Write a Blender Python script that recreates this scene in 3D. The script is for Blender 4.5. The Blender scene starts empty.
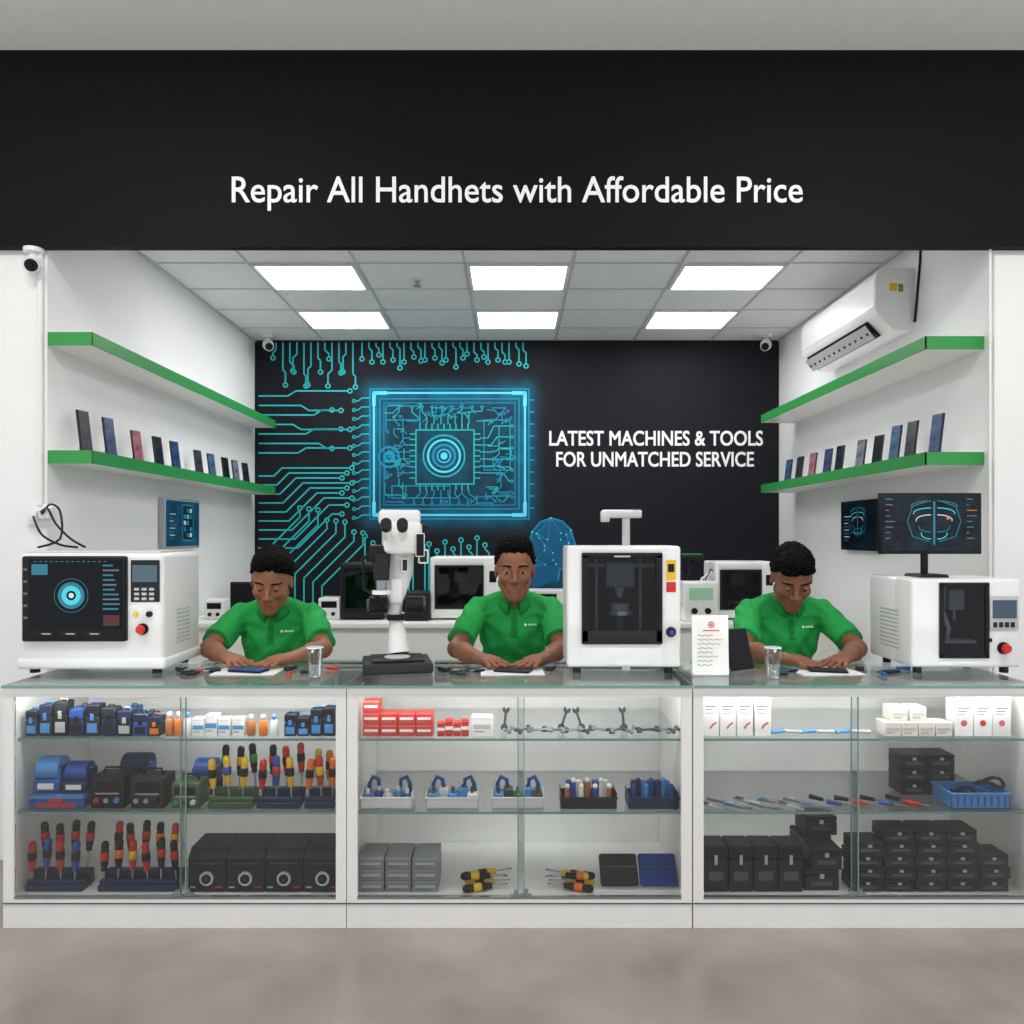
import bpy,bmesh,math,random
import numpy as np
from mathutils import Vector,Matrix,Euler
from mathutils.bvhtree import BVHTree
R=random.Random(7)
S=bpy.context.scene; COL=S.collection
S.view_settings.view_transform='Standard'
F=778.0; CH=1.374; HY=535.0
def X(px,D): return (px-512)*D/F
def Z(py,D): return CH+(HY-py)*D/F
def lin(c): return c/12.92 if c<=.04045 else ((c+.055)/1.055)**2.4
def hx(h): return tuple(lin(int(h[i:i+2],16)/255) for i in (0,2,4))
MATS={}
def mat(name,col,rough=.5,metal=0.0,emit=0.0,noise=0.0,nscale=15.0,bump=0.0,bscale=None,coat=0.0,stretch=None,spec=.5):
    if name in MATS: return MATS[name]
    m=bpy.data.materials.new(name); m.use_nodes=True; nt=m.node_tree; b=nt.nodes['Principled BSDF']
    c=hx(col) if isinstance(col,str) else col
    b.inputs['Base Color'].default_value=(*c,1); b.inputs['Roughness'].default_value=rough; b.inputs['Metallic'].default_value=metal
    b.inputs['Coat Weight'].default_value=coat; b.inputs['Specular IOR Level'].default_value=spec
    if emit: b.inputs['Emission Color'].default_value=(*c,1); b.inputs['Emission Strength'].default_value=emit
    if noise or bump:
        tc=nt.nodes.new('ShaderNodeTexCoord'); mp=nt.nodes.new('ShaderNodeMapping'); nt.links.new(tc.outputs['Object'],mp.inputs[0])
        if stretch: mp.inputs['Scale'].default_value=stretch
        n=nt.nodes.new('ShaderNodeTexNoise'); n.inputs['Scale'].default_value=nscale; n.inputs['Detail'].default_value=5; nt.links.new(mp.outputs[0],n.inputs['Vector'])
        if noise:
            r=nt.nodes.new('ShaderNodeValToRGB'); r.color_ramp.elements[0].position=.3; r.color_ramp.elements[1].position=.7
            r.color_ramp.elements[0].color=(*[max(0,v*(1-noise)) for v in c],1); r.color_ramp.elements[1].color=(*[min(1,v*(1+noise)) for v in c],1)
            nt.links.new(n.outputs['Fac'],r.inputs[0]); nt.links.new(r.outputs[0],b.inputs['Base Color'])
        if bump:
            n2=nt.nodes.new('ShaderNodeTexNoise'); n2.inputs['Scale'].default_value=bscale or nscale; nt.links.new(mp.outputs[0],n2.inputs['Vector'])
            bp=nt.nodes.new('ShaderNodeBump'); bp.inputs['Strength'].default_value=bump; bp.inputs['Distance'].default_value=.01
            nt.links.new(n2.outputs['Fac'],bp.inputs['Height']); nt.links.new(bp.outputs[0],b.inputs['Normal'])
    MATS[name]=m; return m
def glassmat(name,tint,base=.04,gain=.8,rough=.03,gc=(1,1,1)):
    m=bpy.data.materials.new(name); m.use_nodes=True; nt=m.node_tree; nt.nodes.clear()
    o=nt.nodes.new('ShaderNodeOutputMaterial'); mx=nt.nodes.new('ShaderNodeMixShader'); t=nt.nodes.new('ShaderNodeBsdfTransparent'); g=nt.nodes.new('ShaderNodeBsdfGlossy')
    t.inputs[0].default_value=(*tint,1); g.inputs['Roughness'].default_value=rough; g.inputs[0].default_value=(*gc,1)
    fr=nt.nodes.new('ShaderNodeFresnel'); fr.inputs[0].default_value=1.45
    ma=nt.nodes.new('ShaderNodeMath'); ma.operation='MULTIPLY_ADD'; ma.inputs[1].default_value=gain; ma.inputs[2].default_value=base; ma.use_clamp=True
    nt.links.new(fr.outputs[0],ma.inputs[0]); nt.links.new(ma.outputs[0],mx.inputs[0]); nt.links.new(t.outputs[0],mx.inputs[1]); nt.links.new(g.outputs[0],mx.inputs[2]); nt.links.new(mx.outputs[0],o.inputs[0])
    return m
GL=glassmat('clear_glass',(.99,.996,.993),.0,.8)
GS=glassmat('shelf_glass',(.98,.993,.99),.0,.35)
GT=glassmat('top_glass',(.95,.98,.97),.06,.8,.04,(.92,.96,.94))
GE=mat('glass_edge_green','7ba39c',.15)
GC=glassmat('cup_glass',(.985,.99,.99),.02,.5)
GD=glassmat('dark_glass',(.62,.64,.67),.0,.5)
WH=mat('white_laminate','f1f0ed',.4,noise=.02)
WP=mat('white_plastic','e9e9e8',.32,coat=.2)
WP2=mat('grey_plastic','b9bbbd',.4)
BK=mat('black_plastic','101115',.45,spec=.3)
BK2=mat('charcoal_plastic','232529',.5,spec=.3)
SCR=mat('screen_black','060910',.25,spec=.25)
CY=mat('screen_teal','3fb6c6',.4,emit=.4)
CY2=mat('screen_dim_teal','1f6a7c',.4,emit=.4)
CW=mat('screen_white','b8c8d0',.4,emit=.3)
RD=mat('red_plastic','c3261e',.35)
RD2=mat('red_card','c8342c',.5)
BL=mat('blue_plastic','1d4f9c',.4)
BL2=mat('light_blue_plastic','4b8fce',.35)
NV=mat('navy_plastic','182a50',.45,spec=.35)
OR=mat('orange_plastic','e2741c',.4)
YE=mat('yellow_plastic','e6b81f',.4)
GR=mat('green_paint','2f9445',.4)
GDK=mat('dark_green_plastic','3f5a3a',.5)
AM=mat('amber_plastic','b5733a',.3)
ST=mat('steel','a9adb2',.28,metal=.9)
STL=mat('satin_steel','8e9398',.4,metal=.5)
STD=mat('dark_steel','5d6166',.35,metal=.8)
GY=mat('grey_metal_box','8f9395',.45,metal=.3,noise=.1)
PK=mat('pink_print','c7505c',.5)
INK=mat('grey_ink','6b7078',.6)

class PB:
    def __init__(s): s.bm=bmesh.new(); s.m=[]
    def mi(s,m):
        if m not in s.m: s.m.append(m)
        return s.m.index(m)
    def _set(s,vs,m):
        i=s.mi(m); fs={f for v in vs for f in v.link_faces}
        for f in fs: f.material_index=i
        return fs
    def box(s,c,sz,m,bev=0,seg=2,rot=None):
        M=Matrix.Translation(c)
        if rot: M=M@Euler(rot).to_matrix().to_4x4()
        M=M@Matrix.Diagonal((*sz,1))
        vs=bmesh.ops.create_cube(s.bm,size=1,matrix=M)['verts']; s._set(vs,m)
        if bev:
            es={e for v in vs for e in v.link_edges}
            bmesh.ops.bevel(s.bm,geom=list(es),offset=bev,segments=seg,affect='EDGES',profile=.5)
        return s
    def bx(s,x0,x1,y0,y1,z0,z1,m,bev=0,seg=2): return s.box(((x0+x1)/2,(y0+y1)/2,(z0+z1)/2),(abs(x1-x0),abs(y1-y0),abs(z1-z0)),m,bev,seg)
    def cyl(s,a,b,r0,m,r1=None,seg=16):
        a=Vector(a);b=Vector(b);d=b-a
        M=Matrix.Translation((a+b)/2)@d.to_track_quat('Z','Y').to_matrix().to_4x4()
        vs=bmesh.ops.create_cone(s.bm,cap_ends=True,segments=seg,radius1=r0,radius2=r0 if r1 is None else r1,depth=d.length,matrix=M)['verts']; s._set(vs,m); return s
    def sph(s,c,r,m,seg=14,rot=None):
        if not hasattr(r,'__len__'): r=(r,r,r)
        M=Matrix.Translation(c)
        if rot: M=M@Euler(rot).to_matrix().to_4x4()
        vs=bmesh.ops.create_uvsphere(s.bm,u_segments=seg,v_segments=max(6,seg*2//3),radius=1,matrix=M@Matrix.Diagonal((*r,1)))['verts']; s._set(vs,m); return s
    def tube(s,pts,r,m,seg=8):
        pts=[Vector(p) for p in pts]; rings=[]; i=s.mi(m); n=len(pts)
        up=Vector((0.13,.2,1)).normalized()
        for k,p in enumerate(pts):
            d=(pts[min(k+1,n-1)]-pts[max(k-1,0)]).normalized()
            u=d.cross(up); 
            if u.length<.05: u=d.cross(Vector((1,0,0)))
            u.normalize(); v=d.cross(u)
            rr=r[k] if hasattr(r,'__len__') else r
            rings.append([s.bm.verts.new(p+(u*math.cos(a)+v*math.sin(a))*rr) for a in [2*math.pi*j/seg for j in range(seg)]])
        for a,b in zip(rings,rings[1:]):
            for j in range(seg):
                f=s.bm.faces.new((a[j],a[(j+1)%seg],b[(j+1)%seg],b[j])); f.material_index=i
        for q in (rings[0][::-1],rings[-1]): s.bm.faces.new(q).material_index=i
        return s
    def lathe(s,prof,m,c=(0,0,0),seg=20):
        i=s.mi(m); c=Vector(c); rings=[]
        for r,z in prof: rings.append([s.bm.verts.new(c+Vector((r*math.cos(2*math.pi*j/seg),r*math.sin(2*math.pi*j/seg),z))) for j in range(seg)])
        for a,b in zip(rings,rings[1:]):
            for j in range(seg): s.bm.faces.new((a[j],a[(j+1)%seg],b[(j+1)%seg],b[j])).material_index=i
        s.bm.faces.new(rings[0][::-1]).material_index=i; s.bm.faces.new(rings[-1]).material_index=i
        return s
    def prism(s,pts,fn,a,b,m):
        i=s.mi(m); A=[s.bm.verts.new(fn(p,a)) for p in pts]; B=[s.bm.verts.new(fn(p,b)) for p in pts]; n=len(pts)
        fs=[s.bm.faces.new(A),s.bm.faces.new(B[::-1])]+[s.bm.faces.new((A[j],B[j],B[(j+1)%n],A[(j+1)%n])) for j in range(n)]
        for f in fs: f.material_index=i
        bmesh.ops.recalc_face_normals(s.bm,faces=fs); return s
    def ring(s,cx,cz,y,r0,r1,m,seg=24,ez=1.0):
        i=s.mi(m)
        P=lambda r,a:s.bm.verts.new((cx+r*math.cos(a),y,cz+ez*r*math.sin(a)))
        an=[2*math.pi*j/seg for j in range(seg)]
        o=[P(r1,a) for a in an]
        if r0<=0: s.bm.faces.new(o).material_index=i; return s
        q=[P(r0,a) for a in an]
        for j in range(seg): s.bm.faces.new((q[j],o[j],o[(j+1)%seg],q[(j+1)%seg])).material_index=i
        return s
    def line(s,pts,y,w,m):
        i=s.mi(m)
        for (ax,az),(bx_,bz) in zip(pts,pts[1:]):
            d=Vector((bx_-ax,bz-az)); 
            if d.length<1e-5: continue
            d.normalize(); n=Vector((-d.y,d.x))*w/2; e=d*w*.3
            vs=[(ax-n.x-e.x,az-n.y-e.y),(bx_-n.x+e.x,bz-n.y+e.y),(bx_+n.x+e.x,bz+n.y+e.y),(ax+n.x-e.x,az+n.y-e.y)]
            s.bm.faces.new([s.bm.verts.new((q[0],y,q[1])) for q in vs]).material_index=i
        return s
    def obj(s,name,parent=None,loc=(0,0,0),rot=(0,0,0),label=None,cat=None,group=None,kind=None,smooth=True):
        if smooth:
            for f in s.bm.faces: f.smooth=True
            for e in s.bm.edges:
                if len(e.link_faces)==2 and e.calc_face_angle(0)>.7: e.smooth=False
        me=bpy.data.meshes.new(name); s.bm.to_mesh(me); s.bm.free()
        for m in s.m: me.materials.append(m)
        return reg(bpy.data.objects.new(name,me),parent,loc,rot,label,cat,group,kind)
def reg(o,parent=None,loc=(0,0,0),rot=(0,0,0),label=None,cat=None,group=None,kind=None):
    COL.objects.link(o); o.location=loc; o.rotation_euler=rot
    if parent: o.parent=parent
    if label: o['label']=label
    if cat: o['category']=cat
    if group: o['group']=group
    if kind: o['kind']=kind
    return o
def thing(name,label,cat,loc=(0,0,0),rot=(0,0,0),group=None):
    return reg(bpy.data.objects.new(name,None),None,loc,rot,label,cat,group)
def dup(src,loc,rot=(0,0,0),label=None,scale=None):
    def rec(o,par):
        c=o.copy(); COL.objects.link(c); c.parent=par
        for k in o.children: rec(k,c)
        return c
    o=rec(src,None); o.location=loc; o.rotation_euler=rot
    if label: o['label']=label
    if scale: o.scale=scale if hasattr(scale,'__len__') else (scale,)*3
    return o
def text(body,w,h,loc,m,name,parent,bold=0.0,depth=.002):
    cu=bpy.data.curves.new('lettering','FONT'); cu.body=body; cu.size=1; cu.extrude=.01; cu.resolution_u=4
    o=bpy.data.objects.new('tmp',cu); COL.objects.link(o); dg=bpy.context.evaluated_depsgraph_get(); dg.update()
    me=bpy.data.meshes.new_from_object(o.evaluated_get(dg)); bpy.data.objects.remove(o)
    v=np.array([q.co[:] for q in me.vertices]); mn=v.min(0); mx=v.max(0)
    out=np.stack([(v[:,0]-mn[0])/(mx[0]-mn[0])*w-w/2, -(v[:,2]-mn[2])/(mx[2]-mn[2])*depth, (v[:,1]-mn[1])/(mx[1]-mn[1])*h-h/2],1)
    me.vertices.foreach_set('co',out.ravel()); me.update(); me.materials.clear(); me.materials.append(m)
    if bold:   # heavier strokes: the same letters laid down again slightly offset
        bm=bmesh.new(); bm.from_mesh(me)
        for dx,dz,dy in ((bold,0,-.0002),(0,bold,-.0004),(bold,bold,-.0006)):
            t=bmesh.new(); t.from_mesh(me)
            for q in t.verts: q.co+=Vector((dx,dy,dz))
            tm=bpy.data.meshes.new('t'); t.to_mesh(tm); t.free(); bm.from_mesh(tm); bpy.data.meshes.remove(tm)
        bm.to_mesh(me); bm.free()
    return reg(bpy.data.objects.new(name,me),parent,loc)

# ---------------- structure ----------------
WALL=mat('wall_paint','efefee',.7,noise=.015,nscale=3,bump=.05,bscale=60)
XL,XR=-1.965,2.04; YF,YB=3.29,5.967; CZ=2.862
def sbox(name,x0,x1,y0,y1,z0,z1,m): return PB().bx(x0,x1,y0,y1,z0,z1,m).obj(name,kind='structure')
FLM=mat('concrete_floor','968f86',.22,noise=.2,nscale=2.6,bump=.04,bscale=30)
sbox('floor',-4,4,-3.5,6.1,-.1,0,FLM)
sbox('wall_left',XL-.1,XL,YF+.1,YB+.1,0,CZ+.04,WALL)
sbox('wall_right',XR,XR+.1,YF+.1,YB+.1,0,CZ+.04,WALL)
sbox('wall_back',XL-.1,XR+.1,YB,YB+.1,0,CZ+.04,WALL)
sbox('wall_front_left',-4,XL,YF,YF+.1,0,3.4,WALL)
sbox('wall_front_right',XR,4,YF,YF+.1,0,3.4,WALL)
sbox('ceiling',XL,XR,YF+.0,YB,CZ,CZ+.04,mat('ceiling_tile','eff0f1',.8,noise=.04,nscale=60))
sbox('ceiling_outer',-4,4,1.3,3.4,3.4,3.5,mat('outer_ceiling','fbf9f6',.8,noise=.02))
TB=mat('ceiling_tbar','c9cccd',.5)
TBW=mat('light_frame','f4f5f6',.5)
g=PB()
for i in range(-3,4):
    x=.037-.296+.592*i
    if XL<x<XR: g.bx(x-.007,x+.007,YF+.05,YB,CZ-.006,CZ+.002,TB)
for y in (3.35,3.80,4.25,4.70,5.13,5.58): g.bx(XL,XR,y-.007,y+.007,CZ-.005,CZ+.002,TB)
g.bx(XL,XL+.015,YF+.05,YB,CZ-.01,CZ+.002,TB).bx(XR-.015,XR,YF+.05,YB,CZ-.01,CZ+.002,TB)
g.obj('trim_1',kind='structure')
# fascia
FM=mat('fascia_black','0f1014',.65,noise=.12,nscale=3,stretch=(1,1,14),spec=.15)
fs=thing('fascia_sign','black shop fascia board with white lettering above the counter','sign',(0,3.25,2.577))
PB().bx(-3.9,3.9,0,.04,0,.823,FM).obj('sign_board',fs)
LW=mat('lettering_white','f2f2f2',.5,emit=.15)
text('Repair All Handhets with Affordable Price',X(802,3.25)-X(232,3.25),34*3.25/F,(X(517,3.25),-.001,Z(194,3.25)-2.577),LW,'sign_lettering',fs,bold=.0018)
# mural
DM=5.94
mm=bpy.data.materials.new('mural_print'); mm.use_nodes=True; nt=mm.node_tree; b=nt.nodes['Principled BSDF']; b.inputs['Roughness'].default_value=.7; b.inputs['Specular IOR Level'].default_value=.2
geo=nt.nodes.new('ShaderNodeNewGeometry'); sp=nt.nodes.new('ShaderNodeSeparateXYZ'); nt.links.new(geo.outputs['Position'],sp.inputs[0])
def M2(op,a,b_=None,c=None):
    n=nt.nodes.new('ShaderNodeMath'); n.operation=op
    for i,v in enumerate((a,b_,c)):
        if v is None: continue
        if isinstance(v,(int,float)): n.inputs[i].default_value=v
        else: nt.links.new(v,n.inputs[i])
    return n.outputs[0]
def bdist(cx,cz,hw,hh):
    qx=M2('SUBTRACT',M2('ABSOLUTE',M2('SUBTRACT',sp.outputs[0],cx)),hw); qz=M2('SUBTRACT',M2('ABSOLUTE',M2('SUBTRACT',sp.outputs[2],cz)),hh)
    dx=M2('MAXIMUM',qx,0.0); dz=M2('MAXIMUM',qz,0.0)
    return M2('ADD',M2('SQRT',M2('ADD',M2('MULTIPLY',dx,dx),M2('MULTIPLY',dz,dz))),M2('MINIMUM',M2('MAXIMUM',qx,qz),0.0))
def fall(d,f):
    e=M2('MAXIMUM',M2('SUBTRACT',1.0,M2('DIVIDE',M2('ABSOLUTE',d),f)),0.0); return M2('MULTIPLY',e,e)
db=bdist(X(449,DM),Z(455,DM),.585,.475)
inside=M2('MULTIPLY',M2('LESS_THAN',db,0.0),.24)
gl=M2('ADD',M2('ADD',M2('MULTIPLY',fall(db,.17),.75),inside),M2('ADD',M2('MULTIPLY',fall(M2('MAXIMUM',bdist(X(444,DM),Z(456,DM),.05,.05),0.0),.28),.55),M2('MULTIPLY',fall(M2('MAXIMUM',bdist(X(550,DM),Z(560,DM),.04,.14),0.0),.20),.6)))
nz=nt.nodes.new('ShaderNodeTexNoise'); nz.inputs['Scale'].default_value=7; nz.inputs['Detail'].default_value=10; nt.links.new(geo.outputs['Position'],nz.inputs['Vector'])
gl=M2('MULTIPLY',gl,M2('ADD',M2('MULTIPLY',nz.outputs['Fac'],1.5),-.05))
mxn=nt.nodes.new('ShaderNodeMix'); mxn.data_type='RGBA'; nt.links.new(gl,mxn.inputs[0]); mxn.inputs[6].default_value=(*hx('1a1b22'),1); mxn.inputs[7].default_value=(*hx('1484a8'),1)
nt.links.new(mxn.outputs[2],b.inputs['Base Color'])
T1=mat('trace_cyan','30b4b8',.6,emit=.12,spec=.2); T2=mat('trace_bright','5cc8e6',.6,emit=.3,spec=.2); T3=mat('trace_blue','2390b4',.6,emit=.18,spec=.2)
mu=thing('wall_mural','dark wall mural with glowing cyan circuit board and white lettering','mural',(0,DM,0))
PB().bx(XL+.002,XR-.002,0,.026,0,CZ-.002,mm).obj('mural_panel',mu)
g=PB(); k=DM/F
def tr(pts,m=T1,w=1.5,pad=True,start=False,y=-.002,pr=2.8):
    q=[(X(a,DM),Z(c,DM)) for a,c in pts]; 
    if pad and len(q)>1:
        e=Vector(q[-1]); d=(e-Vector(q[-2])).normalized(); q[-1]=tuple(e-d*pr*k)
        g.ring(e.x,e.y,y,pr*.5*k,pr*k,m,12)
    g.line(q,y,w*k,m)
for i,x in enumerate(range(276,354,7)):
    y1=350+((i*5)%7)*4; dx=[-6,5,8,-8,4][i%5]
    tr([(x,343),(x,y1),(x+dx*.5,y1+abs(dx)*.5),(x+dx*.5,y1+8+(i*7)%12)])
for i,x in enumerate(range(362,528,7)):
    y1=346+R.randint(0,8)
    if i%3: tr([(x,343),(x,y1),(x+3,y1+3),(x+3,y1+8+R.randint(0,14))])
    else: tr([(x,343),(x,y1+8)])
for i in range(7):
    y=396+i*9.5; a=288+ (i*13)%34
    s_=1 if i%2 else -1
    tr([(259,y),(a,y),(a+8,y+s_*5),(350-(i%3)*9,y+s_*5)])
for i in range(9):
    y=476+i*9; ex=352-(i%3)*5; q=min(34,8+i*4)
    tr([(259,y),(274+i*3,y),(274+i*3+q,y-q),(ex,y-q)])
for i in range(8):
    y=566+i*4; x0=262+i*9
    tr([(x0-3,612),(x0-3,y-8),(x0+38,y-49),(x0+38,y-58-(i%3)*3)])
for y in range(398,520,9):
    tr([(369,y),(362,y),(358,y+3),(354,y+3)],w=1.2,pr=2)
for y in range(400,515,12): tr([(530,y),(534,y)],w=1.2,pad=False,m=T3)
for i,x in enumerate(range(365,490,8)):
    y=536+ (i*7)%16
    tr([(x+ (4 if i%2 else 0),600),(x+(4 if i%2 else 0),y+8),(x,y+4),(x,y)])
g.obj('circuit_traces',mu,smooth=False)
g=PB()
def rect(x0,y0,x1,y1,w,m,y=-.003): g.line([(X(a,DM),Z(c,DM)) for a,c in ((x0,y0),(x1,y0),(x1,y1),(x0,y1),(x0,y0))],y,w*k,m)
rect(374,393,525,515,2.0,T2); rect(380,399,519,509,1.0,T3); rect(370,389,529,519,1.0,T3); rect(384,403,515,505,.7,T3)
for a,c in ((374,393),(525,393),(525,515),(374,515)):
    sx=1 if a<400 else -1; sy=1 if c<400 else -1
    g.line([(X(a+sx*12,DM),Z(c,DM)),(X(a,DM),Z(c,DM)),(X(a,DM),Z(c+sy*12,DM))],-.0034,3.6*k,T2)
for r0,r1,m in ((20,21.5,T1),(15,17,T2),(10,12,T3),(6,7,T2),(0,3.5,T2)): g.ring(X(444,DM),Z(456,DM),-.003,r0*k,r1*k,m,32)
for r0,r1 in ((9,11),(3,6)): g.ring(X(389,DM),Z(457,DM),-.003,r0*k,r1*k,T3,20)
rect(416,430,474,484,1.4,T1); rect(386,406,420,420,1.0,T3); rect(392,486,450,498,1.0,T3); rect(484,420,510,470,1.0,T3)
for i in range(9):
    o_=420+i*6
    for (a,c,d,e) in ((o_,430,o_,424),(o_,484,o_,490)): g.line([(X(a,DM),Z(c,DM)),(X(d,DM),Z(e,DM))],-.003,1.2*k,T1)
    for (a,c,d,e) in ((416,434+i*5.5,410,434+i*5.5),(474,434+i*5.5,480,434+i*5.5)): g.line([(X(a,DM),Z(c,DM)),(X(d,DM),Z(e,DM))],-.003,1.2*k,T1)
for j in range(6):
    yy=438+j*7; tr([(480,yy),(488+j*3,yy),(494+j*3,yy-12+j*4),(512,yy-12+j*4)],T1,1.0,pr=1.6); tr([(410,yy),(404-j,yy),(399-j,yy+8-j*4),(403-j*2-8,yy+8-j*4)],T3,1.0,pr=1.6)
for j in range(8):
    xx=420+j*7; tr([(xx,424),(xx,419-j),(xx-8+j*3,412-j%3),(xx-8+j*3,407)],T1,1.0,pr=1.6); tr([(xx,490),(xx,494),(xx-6+j*2,499),(xx-6+j*2,504)],T3,1.0,pr=1.6)
for i in range(190):
    x=R.randint(385,512); y=R.randint(403,504)
    L=R.randint(4,16); d=R.choice([(1,0),(0,1)]); e=R.choice([(1,1),(1,-1),(-1,1)]); q=R.randint(2,6)
    x2=x+d[0]*L; y2=y+d[1]*L; x3=x2+e[0]*q; y3=y2+e[1]*q
    pts=[(x,y),(x2,y2),(x3,y3)]
    if all(384<a<516 and 403<c<507 for a,c in pts) and not any(408<a<482 and 422<c<492 for a,c in pts): tr(pts,R.choice([T1,T3,T3,T3]),.9,R.random()<.5,y=-.0035,pr=1.5)
# wire-mesh head and shoulders shape in blue
HD=[(530,566),(529,548),(532,532),(540,522),(551,518),(562,521),(571,530),(574,541),(578,550),(574,553),(575,562),(570,568),(560,569),(558,580)]
T4=mat('head_blue','17567a',.6,emit=.15,spec=.2)
g.mi(T4); g.bm.faces.new([g.bm.verts.new((X(a,DM),-.0022,Z(c,DM))) for a,c in HD+[(532,590)]]).material_index=g.mi(T4)
g.line([(X(a,DM),Z(c,DM)) for a,c in HD],-.003,1.3*k,T3)
nodes=[(R.uniform(534,570),R.uniform(524,566)) for _ in range(16)]+HD[:12:2]
for i,(a,c) in enumerate(nodes):
    near=sorted(nodes,key=lambda q:(q[0]-a)**2+(q[1]-c)**2)[1:4]
    for q in near: g.line([(X(a,DM),Z(c,DM)),(X(q[0],DM),Z(q[1],DM))],-.0026,.5*k,T3)
    g.ring(X(a,DM),Z(c,DM),-.0031,0,.9*k,T2,8)
g.obj('chip_artwork',mu,smooth=False)
text('LATEST MACHINES & TOOLS',213*k,14.5*k,(X(655.7,DM),-.002,Z(438.6,DM)),LW,'mural_lettering',mu,bold=.0045)
text('FOR UNMATCHED SERVICE',197*k,14.5*k,(X(654.7,DM),-.002,Z(459.6,DM)),LW,'mural_lettering',mu,bold=.0045)

# ceiling lights
EM=mat('light_diffuser','ffffff',.5,emit=12)
lp=thing('ceiling_light_panel','square white recessed ceiling light panel, switched on','ceiling light',(.037,4.475,CZ),group='recessed ceiling light panels')
PB().bx(-.265,.265,-.200,.200,-.012,-.008,EM).obj('diffuser',lp)
PB().bx(-.281,-.265,-.215,.215,-.014,-.001,TBW).bx(.265,.281,-.215,.215,-.014,-.001,TBW).bx(-.281,.281,-.215,-.200,-.014,-.001,TBW).bx(-.281,.281,.200,.215,-.014,-.001,TBW).obj('frame',lp)
for x in (-1.147,.037,1.221):
    for y in (4.475,5.355):
        if (x,y)!=(.037,4.475): dup(lp,(x,y,CZ))
PB().cyl((0,0,0),(0,0,-.012),.03,WP).cyl((0,0,-.012),(0,0,-.04),.012,ST).cyl((0,0,-.04),(0,0,-.045),.022,ST).obj('sprinkler_head',loc=(-.55,4.52,CZ+.001),label='small metal sprinkler head on ceiling tile',cat='sprinkler')

# shelves
def shelf(name,x0,x1,y0,y1,zt,inner):
    t=thing(name,'white wall shelf with bright green edge band','shelf',((x0+x1)/2,(y0+y1)/2,zt-.056),group='green wall shelves')
    hw=(x1-x0)/2; hy=(y1-y0)/2
    PB().bx(-hw+(.004 if inner<0 else 0),hw-(.004 if inner>0 else 0),-hy+.004,hy-.004,0.001,.055,WH).obj('board',t)
    xe=hw*inner
    PB().bx(xe-.006*(inner>0),xe+.006*(inner<0),-hy,hy,0,.056,GR).bx(-hw,hw,-hy,-hy+.004,0,.056,GR).bx(-hw,hw,hy-.004,hy,0,.056,GR).obj('edge_band',t)
for zt in (2.233,1.7325):
    shelf('wall_shelf',XL-.01,-1.775,3.292,5.84,zt,1)
    shelf('wall_shelf',1.785,XR,3.36,5.58,zt,-1)
# phones
pc=['20242e','2f3f66','8f5a63','1c1f2a','27406b','31353f','3c5a7a','14161c','6d6f7c']
def mkphone(i,h=.16,w=.068):
    c=pc[i%len(pc)]; g=PB()
    g.box((0,0,h/2),(w,.010,h),mat('phone_body_%s'%'abcdefghi'[i%9],'1d1e22',.3,spec=.4),.003,2)
    g.bx(-w/2+.004,w/2-.004,-.0067,-.0045,.006,h-.006,mat('phone_screen_%s'%'abcdefghi'[i%9],c,.25,emit=.1,noise=.8,nscale=18,spec=.3))
    g.box((0,.02,h*.2),(w*.5,.006,h*.45),GC,rot=(.5,0,0))
    return g
PL=[87,112,139,160,177,200,213,227,237,247]
for i,p in enumerate(PL):
    D=1.88*F/(512-p); h=.195 if i<2 else (.17 if i<5 else .155)
    mkphone(i,h).obj('display_phone',loc=(-1.88,D,1.7325),rot=(-.14,0,math.radians(76)),label='smartphone leaning upright on the green-edged shelf, %s screen'%['dark','blue','pinkish','black'][i%4],cat='phone',group='phones on display shelf')
for i,p in enumerate([934,909,893,876,859,838,826,811,798,787]):
    D=1.9*F/(p-512); h=.19 if i<3 else .165
    mkphone(i+4,h).obj('display_phone',loc=(1.9,D,1.7325),rot=(-.14,0,math.radians(-76)),label='smartphone leaning upright on the green-edged shelf, %s screen'%['blue','pinkish','dark','black'][i%4],cat='phone',group='phones on display shelf')
# wall screens
def scan(g,cx_,cz_,y,s):
    for sg in (-1,1):
        for i in range(5):
            a0=.55-.08*i; g.line([(cx_+sg*(s*.08+s*(.46-.06*i)*math.sin(t)),cz_+s*(.40-.16*i)+s*.12*math.cos(t)*(1 if i<3 else -1)) for t in [j*.35 for j in range(6)]],y,s*.022,[CY2,CY,CW][i%3])
        g.line([(cx_+sg*s*.12,cz_-s*.42),(cx_+sg*s*.5,cz_-s*.3),(cx_+sg*s*.62,cz_+s*.05),(cx_+sg*s*.5,cz_+s*.4),(cx_+sg*s*.2,cz_+s*.5)],y-.0002,s*.02,CY2)
    g.line([(cx_,cz_-s*.48),(cx_,cz_+s*.5)],y-.0003,s*.05,CY2); g.ring(cx_+s*.32,cz_+s*.12,y-.0005,0,s*.04,OR,12)
def phonepic(g,cx_,cz_,y,s):
    g.bx(cx_-s*.42,cx_+s*.42,y-.0002,y,cz_-s*.55,cz_+s*.55,CY2).bx(cx_-s*.36,cx_+s*.36,y-.0006,y-.0002,cz_-s*.49,cz_+s*.49,mat('screen_deep','0b2232',.4,emit=.1))
    for i in range(5):
        for j in range(3):
            if (i*3+j)%4: g.bx(cx_-s*.30+j*s*.21,cx_-s*.14+j*s*.21,y-.001,y-.0006,cz_-s*.42+i*s*.18,cz_-s*.30+i*s*.18,[CY,CY2,CW,BL2][(i+j)%4])
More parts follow.
